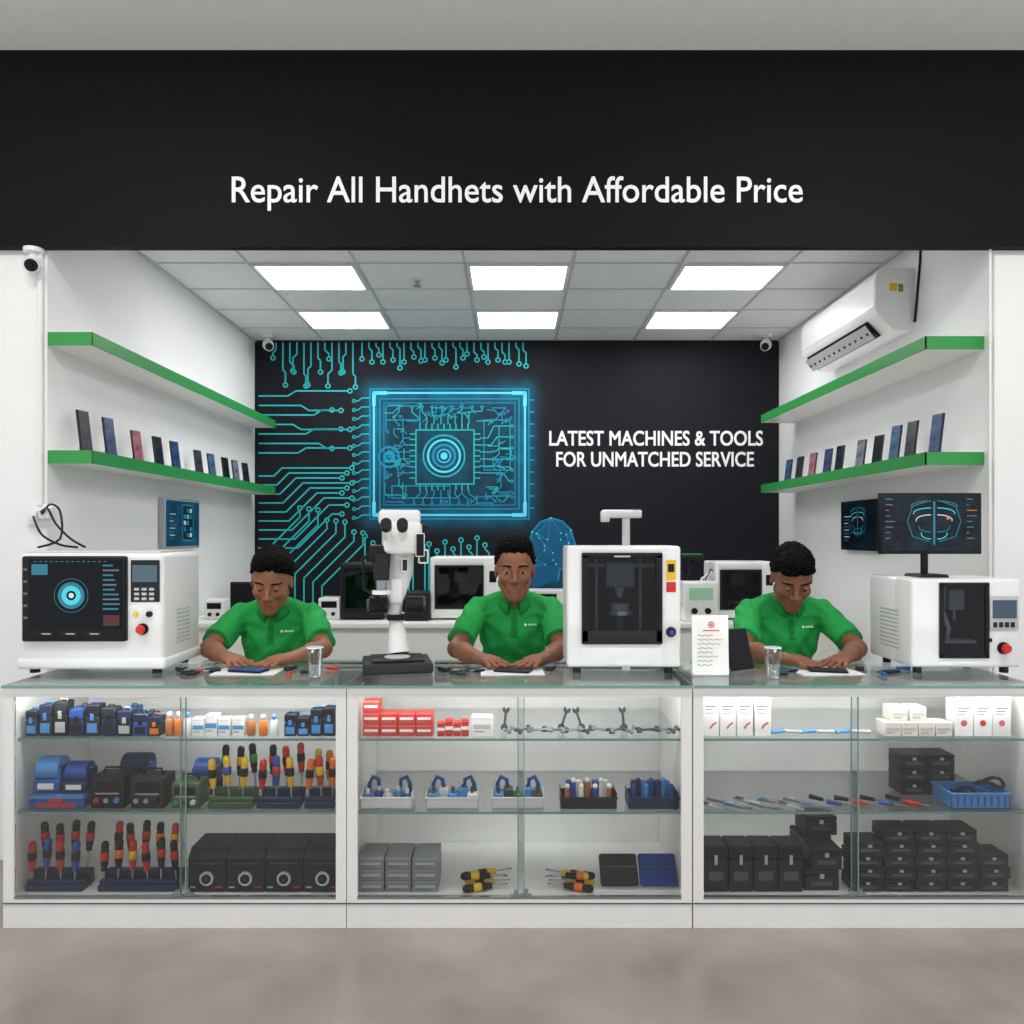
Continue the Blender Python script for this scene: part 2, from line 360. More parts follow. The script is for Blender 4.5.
def wallscreen(x,y0,y1,z0,z1,side,lab):
    w=y1-y0;h=z1-z0
    t=thing('wall_screen',lab,'screen',(x,(y0+y1)/2,z0),(0,0,math.radians(90 if side<0 else -90)),group='wall screens')
    PB().box((0,-.02,h/2),(w,.035,h),mat('silver_frame','a9b0b8',.35) if side<0 else BK,.004).obj('frame',t)
    g=PB().bx(-w/2+.015,w/2-.015,-.0395,-.036,.015,h-.015,mat('screen_navy' if side<0 else 'screen_night','16405a' if side<0 else '0c1c28',.3,emit=.3 if side<0 else .1,noise=.7,nscale=9,spec=.2))
    if side<0: phonepic(g,.06,h*.52,-.0405,.2)
    else: scan(g,0,h*.55,-.0405,.17)
    for i in range(8): g.line([(-w*.38,h*.2+i*.02),(-w*.38+.04+.06*R.random(),h*.2+i*.02)],-.0405,.004,CW if i%2 else CY2)
    g.obj('screen',t,smooth=False)
wallscreen(XL,4.32,4.80,1.295,1.585,-1,'silver-framed display with blue phone diagram on white wall')
wallscreen(XR,4.26,4.74,1.285,1.575,1,'display with teal scan images mounted on white wall')
# AC
ac=thing('air_conditioner','white wall-mounted split air conditioner with open louver','air conditioner',(XR,4.44,2.41))
pr=[(0,0.02),(0,.316),(-.15,.316),(-.185,.30),(-.2,.26),(-.2,.12),(-.185,.08),(-.12,.015),(-.09,0.0),(-.02,0)]
PB().prism(pr,lambda p,t:(p[0],t,p[1]),-.5,.5,WP).obj('casing',ac)
PB().prism([(-.203,.255),(-.203,.125),(-.196,.12),(-.196,.26)],lambda p,t:(p[0],t,p[1]),-.49,.49,mat('ac_panel','f4f5f5',.2,coat=.4)).obj('front_panel',ac)
g=PB().prism([(-.186,.078),(-.115,.006),(-.12,.0),(-.192,.074)],lambda p,t:(p[0],t,p[1]),-.38,.44,BK)
for i in range(12): g.box((-.156,-.36+i*.07,.036),(.07,.004,.012),BK2,rot=(0,-.8,0))
g.obj('air_vent',ac)
PB().prism([(-.20,.052),(-.150,-.012),(-.146,-.009),(-.196,.056)],lambda p,t:(p[0],t,p[1]),-.38,.44,WP2).obj('louver',ac)
PB().bx(-.135,-.055,-.502,-.5,.19,.25,mat('sticker_white','f0f0e8',.5)).bx(-.13,-.09,-.503,-.5,.2,.24,YE).bx(-.085,-.06,-.503,-.5,.195,.235,mat('sticker_green','4f9a3a',.5)).obj('energy_label',ac)
PB().tube([(2.035,3.93,2.45),(2.035,3.9,2.62),(2.035,3.88,2.74),(2.035,3.87,2.864)],.006,BK).obj('cable',loc=(0,0,0),label='thin black cable running up beside the air conditioner',cat='cable')
# cctv
def cctv(loc,rz,sc,lab):
    t=thing('security_camera',lab,'security camera',loc,(0,0,rz),group='security cameras'); t.scale=(sc,)*3
    PB().cyl((0,0,0),(0,0,-.02),.045,WP).cyl((0,0,-.02),(0,0,-.04),.02,WP).obj('mount',t)
    PB().sph((0,0,-.07),.042,WP).cyl((0,-.02,-.08),(0,-.075,-.1),.034,WP).obj('housing',t)
    PB().cyl((0,-.07,-.098),(0,-.079,-.1014),.028,BK).sph((0,-.078,-.101),.012,SCR).obj('lens',t)
cctv((X(34,3.27),3.27,2.577),.4,.9,'white turret security camera under the fascia')
cctv((X(268,5.8)+.0,5.8,CZ),.4,1.0,'small white security camera at ceiling corner')
cctv((X(766,5.8),5.8,CZ),-.4,1.0,'small white security camera at ceiling corner')
PB().cyl((X(41,3.28),3.275,1.50),(X(41,3.28),3.275,2.577),.011,WP).obj('wall_conduit',label='white vertical cable conduit on wall corner',cat='conduit')
PB().cyl((X(990,3.28),3.28,.0),(X(990,3.28),3.28,2.577),.006,WP).obj('wall_conduit',label='thin white vertical conduit on wall edge',cat='conduit')
so=thing('power_socket','white wall power socket with plugs in it','socket',(X(42,3.29),3.29,1.415))
PB().box((0,-.008,.045),(.11,.014,.09),WP,.004).bx(-.038,-.012,-.017,-.014,.03,.06,WP2).obj('faceplate',so)
PB().box((.04,-.035,.05),(.045,.045,.05),WP,.006).box((-.01,-.035,.04),(.035,.04,.04),WP,.006).obj('plug',so)
for i,pts in enumerate([[(-1.955,3.235,1.46),(-1.90,3.2,1.50),(-1.83,3.15,1.47),(-1.80,3.1,1.36),(-1.86,3.05,1.325)],
    [(-1.99,3.235,1.45),(-1.93,3.16,1.41),(-1.88,3.12,1.37),(-1.80,3.1,1.335),(-1.72,3.08,1.325)],
    [(-1.96,3.235,1.47),(-1.88,3.15,1.48),(-1.83,3.12,1.42),(-1.76,3.1,1.36),(-1.70,3.1,1.325)]]):
    P=[Vector(p) for p in pts]; out=[]
    for j in range(len(P)-1):
        p0=P[max(j-1,0)];p1=P[j];p2=P[j+1];p3=P[min(j+2,len(P)-1)]
        for t in (0,.25,.5,.75): out.append(.5*((2*p1)+(p2-p0)*t+(2*p0-5*p1+4*p2-p3)*t*t+(3*p1-p0-3*p2+p3)*t**3))
    out.append(P[-1]); PB().tube(out,.0045,BK).obj('power_cable',label='black power cable looping from socket to machine top',cat='cable',group='power cables')

# ---------------- display cabinets ----------------
zT,zM,zB=.654,.395,.098
FILLM=mat('added_fill_strip','ffffff',.5,emit=30)  # glow material for the strips added to brighten the cabinet interiors
def cabinet(x0,x1,split,lab):
    w=x1-x0; t=thing('display_cabinet',lab,'display cabinet',((x0+x1)/2,2.72,0),group='glass display cabinets'); a=w/2
    g=PB().bx(-a,a,.0,.53,0,.098,WH).bx(-a+.019,a-.019,.515,.53,.099,.80,WH)
    g.bx(-a,-a+.018,.0225,.53,.0985,.8395,WH).bx(a-.018,a,.0225,.53,.0985,.8395,WH)
    g.bx(-a,-a+.036,0,.022,.0985,.807,WH).bx(a-.036,a,0,.022,.0985,.807,WH).bx(-a,a,0,.022,.8075,.84,WH).bx(-a+.019,a-.019,.5,.53,.8,.8395,WH)
    g.bx(-a,a,-.004,-.0005,.085,.088,STD).bx(-a+.037,a-.037,.002,.02,.0985,.106,ST).obj('body',t)
    PB().bx(-a+.001,a-.001,-.012,.545,.8405,.8495,GT).obj('glass_top',t)
    PB().bx(-a+.001,a-.001,-.0135,-.0125,.840,.85,GE).obj('glass_edge',t)
    PB().bx(-a+.04,a-.04,.0235,.034,.815,.828,FILLM).obj('added_fill_strip',t)  # added glowing strip hidden behind the top rail, brightens the case contents
    for z in (zT,zM):
        PB().bx(-a+.019,a-.019,.032,.513,z-.008,z,GS).bx(-a+.019,a-.019,.0305,.0315,z-.008,z,GE).obj('glass_shelf',t)
    s=X(split,2.73)-(x0+x1)/2
    for d0,d1,y in ((-a+.037,s+.012,.009),(s-.012,a-.037,.016)):
        d=PB().bx(d0,d1,y-.002,y+.002,.107,.806,GL).bx(d0 if d0>-a+.04 else d1-.003,(d0 if d0>-a+.04 else d1-.003)+.003,y-.003,y+.003,.107,.806,GE).obj('door',t)
        hx_=(d0+.03) if d0>-a+.04 else d1-.03
        PB().cyl((hx_,y-.002,.125),(hx_,y-.012,.125),.008,ST).bx(hx_-.02,hx_+.02,y-.006,y-.002,.108,.115,ST).obj('handle',d)
    return t
cabinet(-1.779,-.580,183,'white framed glass display cabinet holding screwdrivers and small parts')
cabinet(-.577,.629,521,'white framed glass display cabinet holding red boxes, trays and wrenches')
cabinet(.634,1.84,855,'white framed glass display cabinet holding white cartons and black boxes')
kx=.003573; YI=2.78
def cx(p): return (p-512)*kx
def put(g,name,p,z,label,cat,group,y=YI,rz=0,dz=0,rx=0):
    return g.obj(name,loc=(cx(p),y,z+dz),rot=(rx,0,rz),label=label,cat=cat,group=group)
def m_case(w,h,d,body,lid,acc):
    g=PB().bx(-w/2,w/2,0,d,0,h*.62,body,.003,1).bx(-w/2,w/2,0,d,h*.64,h,lid,.003,1)
    g.bx(-w*.12,w*.12,-.004,.002,h*.52,h*.74,acc).bx(-w*.35,w*.35,-.002,.001,h*.12,h*.42,acc)
    g.tube([(-w*.25,d/2,h),(-w*.2,d/2,h+.008),(w*.2,d/2,h+.008),(w*.25,d/2,h)],.002,acc,6); return g
def m_bottle(r,h,m,cap):
    return PB().lathe([(r*.9,0),(r,.003),(r,h*.62),(r*.75,h*.72),(r*.4,h*.78)],m,(0,r,0),12).lathe([(r*.5,h*.76),(r*.5,h),(r*.3,h)],cap,(0,r,0),12)
def m_carton(w,h,d,m,art):
    g=PB().bx(-w/2,w/2,0,d,0,h,m,.0015,1); g.line([(-w/2+.002,h*.9),(w/2-.002,h*.9)],-.0006,.0015,WP2)
    art(g,w,h); return g
def art_dot(col): 
    def f(g,w,h): g.ring(0,h*.34,-.0007,0,w*.17,col,14).line([(-w*.3,h*.72),(w*.3,h*.72)],-.0007,.004,INK).line([(-w*.3,h*.64),(w*.15,h*.64)],-.0007,.003,INK).line([(-w*.3,h*.56),(w*.05,h*.56)],-.0007,.002,INK)
    return f
def art_bar(col):
    def f(g,w,h): g.line([(-w*.35,h*.5),(w*.35,h*.5)],-.0007,h*.22,col).line([(-w*.35,h*.25),(w*.1,h*.25)],-.0007,.003,INK)
    return f
def art_pink(g,w,h): g.line([(-w*.05,h*.22),(w*.12,h*.32),(w*.30,h*.36)],-.0007,.006,PK).line([(-w*.35,h*.8),(w*.3,h*.8)],-.0007,.005,INK).line([(-w*.35,h*.72),(w*.1,h*.72)],-.0007,.003,INK).line([(-w*.35,h*.62),(w*.2,h*.62)],-.0007,.002,INK)
# unit 1 top
BX=[(31,12,34,NV,BK,BL2),(45,13,42,BK2,NV,BL2),(60,14,46,BK,BK2,WP2),(76,15,36,NV,BL,BK),(92,14,42,BK2,BK,BL2),(108,14,38,NV,BK2,BK),(124,15,34,BK,NV,WP2),(140,15,30,BL,BK2,BK),(154,12,26,BK2,NV,OR)]
for p,w,h,a,b_,c in BX:
    put(m_case(w*kx,h*kx*.75,.05,a,b_,c),'parts_case',p,zT,'small dark blue and black plastic parts case on glass shelf','case','small parts cases')
for i,p in enumerate((33,50,66,84,100,118,136)):
    put(m_case(.04,.06+.012*(i%3),.05,BK2 if i%2 else NV,BL,BK),'parts_case',p,zT,'small dark parts case in second row on glass shelf','case','small parts cases',y=2.88)
for p,m in ((168,AM),(177,OR),(186,WP),(250,AM),(262,OR),(273,WP)):
    put(m_bottle(.015,.085 if p<200 else .075,m,WP if m!=WP else BL2),'flux_bottle',p,zT,'small %s bottle with cap'%('white' if m==WP else 'amber'),'bottle','small bottles')
for p in (198,211,224,238): put(m_carton(.042,.065+.012*(p%2),.04,WH,art_bar(BL2)),'small_carton',p,zT,'small white carton with blue print','box','small white cartons')
for p,h,m in ((290,26,NV),(303,22,BK2),(316,32,NV),(329,34,BK2)): put(m_case(.043,h*kx*.85,.05,m,BK,BL2),'parts_case',p,zT,'small dark blue and black plastic parts case on glass shelf','case','small parts cases')
# unit 1 mid
def m_disp(w,h,a,b_):
    g=PB().bx(-w/2,w/2,0,.09,0,h*.35,a,.004,1).cyl((-w*.42,.045,h*.62),(w*.42,.045,h*.62),h*.36,b_,seg=20).cyl((-w*.46,.045,h*.62),(w*.46,.045,h*.62),h*.14,WP,seg=12)
    g.bx(-w/2,-w*.43,.01,.08,0,h*.75,a,.003,1).bx(w*.43,w/2,.01,.08,0,h*.75,a,.003,1).bx(-w*.3,w*.3,-.003,.002,h*.08,h*.25,WP); return g
put(m_case(.20,.05,.11,BL,BL2,RD),'storage_tray_box',56,zM,'low blue storage box with red tabs','box','storage boxes')
put(m_disp(.095,.12,BL,BL2),'tape_dispenser',44,zM,'blue tape dispenser with rolls','dispenser','blue dispensers',dz=.058,y=2.79)
put(m_disp(.09,.10,NV,BL),'tape_dispenser',72,zM,'navy tape dispenser stacked on blue box','dispenser','blue dispensers',dz=.058,y=2.79)
put(m_disp(.11,.15,BL,NV),'tape_dispenser',112,zM,'blue dispenser with dark roll behind black device','dispenser','blue dispensers',y=2.93,dz=0)
def m_dev(w,h,a,knobs):
    g=PB().bx(-w/2,w/2,0,.1,0,h,a,.005,2).bx(-w*.38,w*.38,-.003,.001,h*.55,h*.88,SCR,.001,1)
    for j,c in enumerate(knobs): g.cyl((-w*.3+j*w*.3,0,h*.28),(-w*.3+j*w*.3,-.01,h*.28),.009,c,seg=12)
    g.bx(-w*.35,w*.35,-.001,.002,h*.46,h*.5,WP2).tube([(-w*.3,.05,h),(-w*.25,.05,h+.02),(w*.25,.05,h+.02),(w*.3,.05,h)],.004,BK); return g
put(m_dev(.12,.115,BK,[RD,ST,BL2]),'bench_device',107,zM,'black bench device with small red knob','device','bench devices')
put(m_dev(.12,.11,BK2,[ST,ST,BK]),'bench_device',147,zM,'charcoal bench device with dark panel','device','bench devices')
put(m_dev(.10,.09,GDK,[GR,BK,WP]),'bench_device',185,zM,'dark green bench device with knobs','device','bench devices')
put(m_disp(.09,.13,NV,BL),'tape_dispenser',186,zM,'navy dispenser behind green device','dispenser','blue dispensers',y=2.93,dz=0)
def m_driver(hm,band,nm='screwdriver'):
    t=thing(nm,'x','screwdriver')
    PB().lathe([(.006,0),(.011,.004),(.010,.014),(.0125,.024),(.014,.055),(.0125,.080),(.0138,.092),(.011,.104),(.005,.108)],hm,seg=10).lathe([(.0142,.040),(.0148,.046),(.0148,.062),(.0138,.07)],band,seg=10).obj('handle',t)
    PB().cyl((0,0,0.002),(0,0,-.05),.0032,ST,seg=8).cyl((0,0,-.05),(0,0,-.06),.0032,STD,.0012,8).obj('shaft',t); return t
DR={}
def driver(hm,band,loc,rot,lab,grp):
    key=(hm.name,band.name)
    if key not in DR:
        t=m_driver(hm,band); DR[key]=t; t.location=loc; t.rotation_euler=rot; t['label']=lab; t['group']=grp; return t
    o=dup(DR[key],loc,rot,lab); o['group']=grp; return o
def rack(p0,p1,z,base,cols,n,hgt,lab):
    w=(p1-p0)*kx; c=(p0+p1)/2
    g=PB().bx(-w/2,w/2,0,.09,0,.022,base,.003,1).bx(-w/2,w/2,.052,.085,.022,.055,base,.003,1).bx(-w/2,w/2,.012,.038,.022,.036,base,.003,1)
    put(g,'screwdriver_rack',c,z,lab,'rack','screwdriver racks')
    for j in range(n):
        hm,bd=cols[j%len(cols)]; back=j%2
        x=cx(c)-w/2+w*(j+.5)/n
        driver(hm,bd,(x,YI+(.069 if back else .025),z+(.055 if back else .036)+.028+(hgt if back else 0)+.006*(j%3)),((R.random()-.5)*.12,(R.random()-.5)*.16,0),'%s screwdriver standing in rack'%hm.name.split('_')[0],'screwdrivers in racks')
rack(207,252,zM,GDK,[(YE,BK),(BK,GR),(YE,BL),(BK,YE)],6,.015,'dark green rack of standing screwdrivers')
rack(256,300,zM,NV,[(RD,BK),(BK,RD),(BL,RD),(RD,BK),(YE,BK)],6,.015,'navy rack of red handled screwdrivers')
rack(304,334,zM,NV,[(OR,BK),(YE,RD),(RD,YE),(OR,BK)],5,.0,'blue rack of orange handled screwdrivers')
rack(24,82,zB,NV,[(RD,BK),(BK,RD),(BL,BK),(BK2,RD)],8,.03,'blue rack of red and black screwdrivers')
rack(97,176,zB,NV,[(BK,RD),(RD,BK),(BK,OR),(BK2,RD),(RD,YE)],11,.03,'blue rack of black and red screwdrivers')
for j in range(4):
    p=207+j*38.6; w=.134
    t=thing('camera_box','black cube-shaped box with round silver lens on its front','box',(cx(p),YI,zB),group='black lens boxes')
    PB().prism([(0,0),(0,.12),(.03,.15),(.16,.15),(.16,0)],lambda q,a:(a,q[0],q[1]),-w/2,w/2,BK2).obj('body',t)
    PB().cyl((0,0,.05),(0,-.008,.05),.025,mat('bright_chrome','d8dadd',.25,metal=.6),seg=24).cyl((0,-.008,.05),(0,-.011,.05),.017,BK).cyl((0,-.011,.05),(0,-.0115,.05),.007,NV).obj('lens',t)
    PB().bx(-.05,.05,-.001,.001,.100,.103,STD).bx(-.06,-.04,-.001,.001,.015,.02,WP2).bx(.03,.055,-.001,.001,.015,.02,RD).obj('trim_line',t)
# unit 2 top
w=.064
for row,cols in ((0,4),(1,4),(2,1)):
    for j in range(cols):
        g=m_carton(w-.003,.042,.05,RD2,art_bar(WP)); put(g,'red_carton',371+j*17.7,zT,'small red carton with white print in a stack','box','stacked red cartons',dz=row*.043)
for j,p in enumerate((441,449,457,465)): put(m_carton(.026,.052+.008*(j%2),.03,RD,art_bar(WH)),'red_carton',p,zT,'narrow red carton standing beside the stack','box','stacked red cartons')
put(m_carton(.075,.07,.05,WH,art_bar(WP2)),'small_carton',482,zT,'white carton with grey print','box','small white cartons')
def m_wrench(L,wd=.016,mt=None):
    mt=mt or STL
    g=PB().box((0,0,.0035),(L*.72,wd*.5,.005),mt,.001,1)
    for sgn in (-1,1):
        c=sgn*L*.42; pts=[(c+sgn*wd*.75*math.cos(math.radians(a)),wd*.75*math.sin(math.radians(a))) for a in range(40,321,28)]+[(c,0)]
        g.prism(pts,lambda q,a:(q[0],q[1],a),0,.007,mt)
    return g
for j,(p,L,rz) in enumerate([(510,.06,1.2),(524,.07,.9),(540,.08,.1),(556,.08,-.2),(572,.07,.3),(590,.07,1.1),(604,.085,-.5),(618,.07,.6),(634,.07,1.1),(650,.075,.2),(664,.06,-.6),(677,.05,.9)]):
    put(m_wrench(L*1.15,.020,STD if j%2 else STL),'wrench',p,zT,'small steel open-ended wrench lying on glass shelf','wrench','steel wrenches',y=2.82,rz=rz,dz=.012,rx=.35)
for j,p in enumerate((581,627,505,566)):
    g=m_wrench(.08,.018,STD).obj('wrench',loc=(cx(p),2.88,zT+.042),rot=(math.radians(90),math.radians(72+12*j),0),label='steel wrench standing upright on glass shelf',cat='wrench',group='steel wrenches')
def m_tray(w,d,h,m):
    t=.003; return PB().bx(-w/2,w/2,0,d,0,t,m).bx(-w/2,w/2,0,t,0,h,m,.001,1).bx(-w/2,w/2,d-t,d,0,h,m,.001,1).bx(-w/2,-w/2+t,0,d,0,h*1.3,m,.001,1).bx(w/2-t,w/2,0,d,0,h*1.3,m,.001,1).bx(-w/2-.004,w/2+.004,-.003,.001,h-.006,h,m,.001,1)
TR=[(386,.185,WP,[BL2,BL,WP2]),(452,.185,WP,[BL2,WP,BL2]),(518,.185,WP,[BL2,STD,GDK]),(589,.20,BK2,[AM,BL,WP]),(654,.18,NV,[BL,NV,BL2])]
for n,(p,w,m,cs) in enumerate(TR):
    put(m_tray(w,.10,.042,m),'tool_tray',p,zM,'open %s tray filled with small parts on glass shelf'%('white' if m==WP else 'dark blue' if m==NV else 'black'),'tray','open parts trays')
    k2=5 if m==WP else 7
    for j in range(k2):
        x=p-w/kx*.38+(w/kx*.76)*j/(k2-1); c=cs[j%3]
        if m==WP:
            if n==0: g=PB().lathe([(.014,0),(.017,.004),(.017,.036),(.012,.044)],c,(0,.014,0),12).cyl((0,.014,.04),(0,.014,.058),.007,WP,seg=10)
            else: g=PB().bx(-.018,.018,0,.04,0,.042+.012*(j%2),c,.004,1).cyl((0,.02,.04),(0,.02,.064),.006,STD,seg=10)
        else: g=PB().cyl((0,.012,0),(0,.012,.065+.012*(j%2)),.010,c,.008,12).sph((0,.012,.068+.012*(j%2)),.010,c if m==NV else WP,10)
        put(g,'small_part',x,zM,'small component standing in open tray','component','parts in trays',y=YI+.02+.03*(j%2),dz=.003)
    if m!=WP:
        for j in range(5): put(PB().bx(-.014,.014,0,.02,0,.075,cs[(j+1)%3],.003,1),'small_part',p-w/kx*.32+j*w/kx*.16,zM,'small component standing in open tray','component','parts in trays',y=YI+.072,dz=.003)
    if m==WP:
        for sx in (-1,1):
            put(PB().tube([(0,0,0),(0,.0,.06),(-sx*.012,.0,.085),(-sx*.034,.0,.075),(-sx*.036,0,.045)],.008,BL,8),'blue_hook_tool',p+sx*(w/kx*.5-5),zM,'blue plastic hooked tool standing in tray corner','tool','blue hook tools',y=YI+.085,dz=.004)
for a in range(3):
    for b_ in range(3):
        put(m_carton(.092,.040,.14,GY,art_bar(WP2)),'metal_tin',371+a*27,zB,'grey metal tin in a stack at cabinet bottom','tin','stacked grey tins',dz=b_*.0405)
def lie_driver(p,y,z,rz,hm,bd,lab): 
    o=driver(hm,bd,(cx(p),y,z),(math.radians(90),0,rz),lab,'screwdrivers lying on cabinet floor')
for j,(p,y,z,rz) in enumerate([(492,2.80,.015,-1.3),(494,2.84,.015,-1.45),(491,2.88,.015,-1.6),(496,2.86,.042,-1.2),(490,2.82,.042,-1.5)]): lie_driver(p,y,zB+z,rz,YE if j%2 else BK,BK if j%2 else YE,'yellow and black screwdriver lying in a pile')
for j,(p,y,z,rz) in enumerate([(564,2.80,.015,1.3),(566,2.84,.015,1.5),(563,2.88,.015,1.65),(562,2.85,.042,1.2),(566,2.82,.042,1.55)]): lie_driver(p,y,zB+z,rz,YE if j%2 else BK,BK if j%2 else OR,'yellow and black screwdriver lying in a pile')
for p,m,l in ((621,BK2,'black zipped tool pouch leaning in cabinet'),(661,mat('blue_fabric','1d3f86',.8,bump=.2,bscale=200),'blue fabric tool pouch leaning in cabinet')):
    t=thing('tool_pouch',l,'pouch',(cx(p),YI+.02,zB),group='tool pouches')
    PB().box((0,.045,.052),(.138,.022,.115),m,.009,3,rot=(-.75,0,0)).obj('body',t)
    PB().box((0,.04,.066),(.12,.003,.003),STD,rot=(-.75,0,0)).obj('zipper',t)
# unit 3 top
for p in (711,728,745,763): put(m_carton(.058,.135,.05,WH,art_pink),'white_carton',p,zT,'tall white carton with pink printed mark','box','tall white cartons')
for p,y,dz in ((893,2.78,0),(910,2.78,0),(927,2.78,0),(944,2.78,0),(901,2.79,.052),(920,2.79,.052)): put(m_carton(.058,.05,.07,mat('cream_card','e3dcd2',.6),art_bar(WP2)),'low_carton',p,zT,'low off-white carton in a small stack','box','low white cartons',y=y,dz=dz)
for p,c in ((964,PK),(983,RD),(1002,PK)): put(m_carton(.066,.14,.06,WH,art_dot(c)),'white_carton',p,zT,'tall white carton with red round logo','box','tall white cartons')
for j,(p,rz) in enumerate([(782,.3),(797,-.3),(812,.2),(830,-.15),(848,.25),(866,-.2)]):
    put(PB().cyl((-.03,0,.008),(.03,0,.008),.007,WP2 if j%2 else BL2,seg=10).cyl((.03,0,.008),(.05,0,.008),.002,ST,seg=6),'pen_tool',p,zT,'thin pen-like repair tool lying on glass shelf','tool','pen tools',y=2.82,rz=rz)
for j in range(17):
    p=712+j*13.2; 
    if j<9: g=PB().prism([(-.05,.005),(.0,.010),(.055,.002),(.055,-.002),(.0,-.010),(-.05,-.005)],lambda q,a:(q[0],q[1],a),0,.008,STL if j%3 else WP2).box((-.025,0,.010),(.03,.016,.006),[BK,WP2,BL2][j%3],.001,1); nm='tweezers'; lb='steel tweezers lying on glass shelf'
    else: g=PB().cyl((-.05,0,.010),(-.0,0,.010),.0095,[RD,BK,BL,BK][j%4],.007,10).cyl((-.0,0,.010),(.045,0,.010),.0025,ST,seg=6); nm='precision_screwdriver'; lb='short %s precision screwdriver lying on glass shelf'%['red','black','blue','black'][j%4]
    put(g,nm,p,zM,lb,'tool','small tools on middle shelf',y=2.80+.05*(j%2),rz=-.8+.15*(j%3))
def m_bbox(w,h,d):
    return PB().bx(-w/2,w/2,0,d,0,h*.7,BK2,.003,1).bx(-w/2,w/2,0,d,h*.72,h,BK,.003,1).bx(-w*.3,w*.3,-.001,.001,h*.25,h*.45,STD).bx(-w*.06,w*.06,-.004,.001,h*.6,h*.8,WP2)
for a,b_ in ((0,0),(1,0),(0,1),(1,1),(0,2),(1,2)): put(m_bbox(.10,.05,.10),'black_case',936+a*29,zM,'black hard case in a stack','case','stacked black cases',y=2.93,dz=b_*.0505)
bk=thing('storage_basket','light blue plastic basket holding cables and parts','basket',(cx(981),YI,zM))
g=PB(); W_=.105
for (a0,a1,b0,b1) in ((-W_,W_,-.0,.004),(-W_,W_,.126,.13),(-W_,-W_+.004,0,.13),(W_-.004,W_,0,.13)): g.bx(a0,a1,b0,b1,0,.055,BL2,.001,1)
g.bx(-W_,W_,0,.13,0,.004,BL2).bx(-W_-.006,W_+.006,-.006,.004,.05,.058,BL2,.002,1).bx(-W_-.006,W_+.006,.126,.136,.05,.058,BL2,.002,1).bx(-W_-.006,-W_+.002,0,.13,.05,.058,BL2).bx(W_-.002,W_+.006,0,.13,.05,.058,BL2)
for j in range(8): g.bx(-W_+.02+j*.024,-W_+.026+j*.024,-.001,.001,.01,.045,BL)
g.obj('body',bk)
for j in range(4):
    pts=[(math.cos(a)*(.03+.006*j),.02*math.sin(a)*1.5,.016*j+.012*math.sin(2*a)) for a in [i*.5 for i in range(14)]]
    PB().tube(pts,.006,[NV,BK,BL,BK2][j]).obj('coiled_cable',loc=(cx(962+j*13),2.845,zM+.026),label='coiled %s cable lying in the blue basket'%['navy','black','blue','charcoal'][j],cat='cable',group='cables in basket')
for j in range(4): put(m_bbox(.086,.165,.1),'black_case',716+j*25,zB,'tall black case standing at cabinet bottom','case','standing black cases')
for p,w_,row in ((823,.125,0),(828,.11,1)): put(m_bbox(w_,.075,.12),'black_case',p,zB,'wide black case in a stack','case','stacked black cases',dz=row*.0755,y=2.79)
for p,row in ((836,0),(832,1),(838,2)): put(m_bbox(.12,.072,.11),'black_case',p,zB,'black case in back stack','case','stacked black cases',dz=row*.0725,y=2.93)
for row in range(5):
    for j in range(5):
        if row==4 and j in (0,4): continue
        if row==3 and j==4: continue
        put(m_bbox(.108,.044,.1),'black_case',868+j*31.5+(row%2)*2,zB,'small black case with clasp in a tall stack','case','stacked black cases',dz=row*.0445)

# ---------------- counter machines ----------------
zc=.85
def hollow(g,x0,x1,z0,z1,yf,yb,wx0,wx1,wz0,wz1,m,inner,dep,bev=.012):
    g.bx(x0,x1,yf+dep,yb,z0,z1,m,bev,3)
    g.bx(x0,wx0,yf,yf+dep+.02,z0,z1,m,bev,3).bx(wx1,x1,yf,yf+dep+.02,z0,z1,m,bev,3)
    g.bx(wx0-.02,wx1+.02,yf+.0005,yf+dep+.02,wz1,z1-.0005,m,bev,3).bx(wx0-.02,wx1+.02,yf+.0005,yf+dep+.02,z0+.0005,wz0,m,bev,3)
    g.bx(wx0,wx1,yf+dep-.004,yf+dep,wz0,wz1,inner).bx(wx0-.001,wx0+.004,yf+.01,yf+dep,wz0,wz1,inner).bx(wx1-.004,wx1+.001,yf+.01,yf+dep,wz0,wz1,inner).bx(wx0,wx1,yf+.01,yf+dep,wz0-.001,wz0+.004,inner).bx(wx0,wx1,yf+.01,yf+dep,wz1-.004,wz1+.001,inner)
D=2.93; lx=X(90,D)
lm=thing('repair_machine','white benchtop machine with large black touch screen and side control panel','machine',(lx,D,zc))
x0=X(18,D)-lx; x1=X(163,D)-lx; zt=Z(553,D)-zc
PB().bx(x0,x1,0,.35,.035,zt,WP,.022,4).bx(x0-.004,x1+.008,-.006,.35,.018,.06,WP,.012,3).bx(x0+.02,x1-.02,.02,.32,zt-.002,zt+.008,WP2,.003).obj('body',lm)
sx0=X(25,D)-lx; sx1=X(128,D)-lx; sz0=Z(641,D)-zc; sz1=Z(556,D)-zc
g=PB().box(((sx0+sx1)/2,-.008,(sz0+sz1)/2),(sx1-sx0,.03,sz1-sz0),BK,.008,3)
yy=-.0245; mx_=X(75,D)-lx; mz_=Z(595,D)-zc
g.bx(sx0+.03,sx1-.012,yy,-.02,sz0+.05,sz1-.012,SCR)
for r0,r1,m in ((.062,.064,CY2),(.026,.050,CY2),(.018,.036,CY),(0,.010,CW)): g.ring(mx_,mz_,yy-.001-.0002*(m is CY),r0,r1,m,28)
for i in range(10): g.line([(sx1-.08,sz1-.035-i*.018),(sx1-.08+.03+.03*R.random(),sz1-.035-i*.018)],yy-.001,.006,[CY2,INK,CY2][i%3])
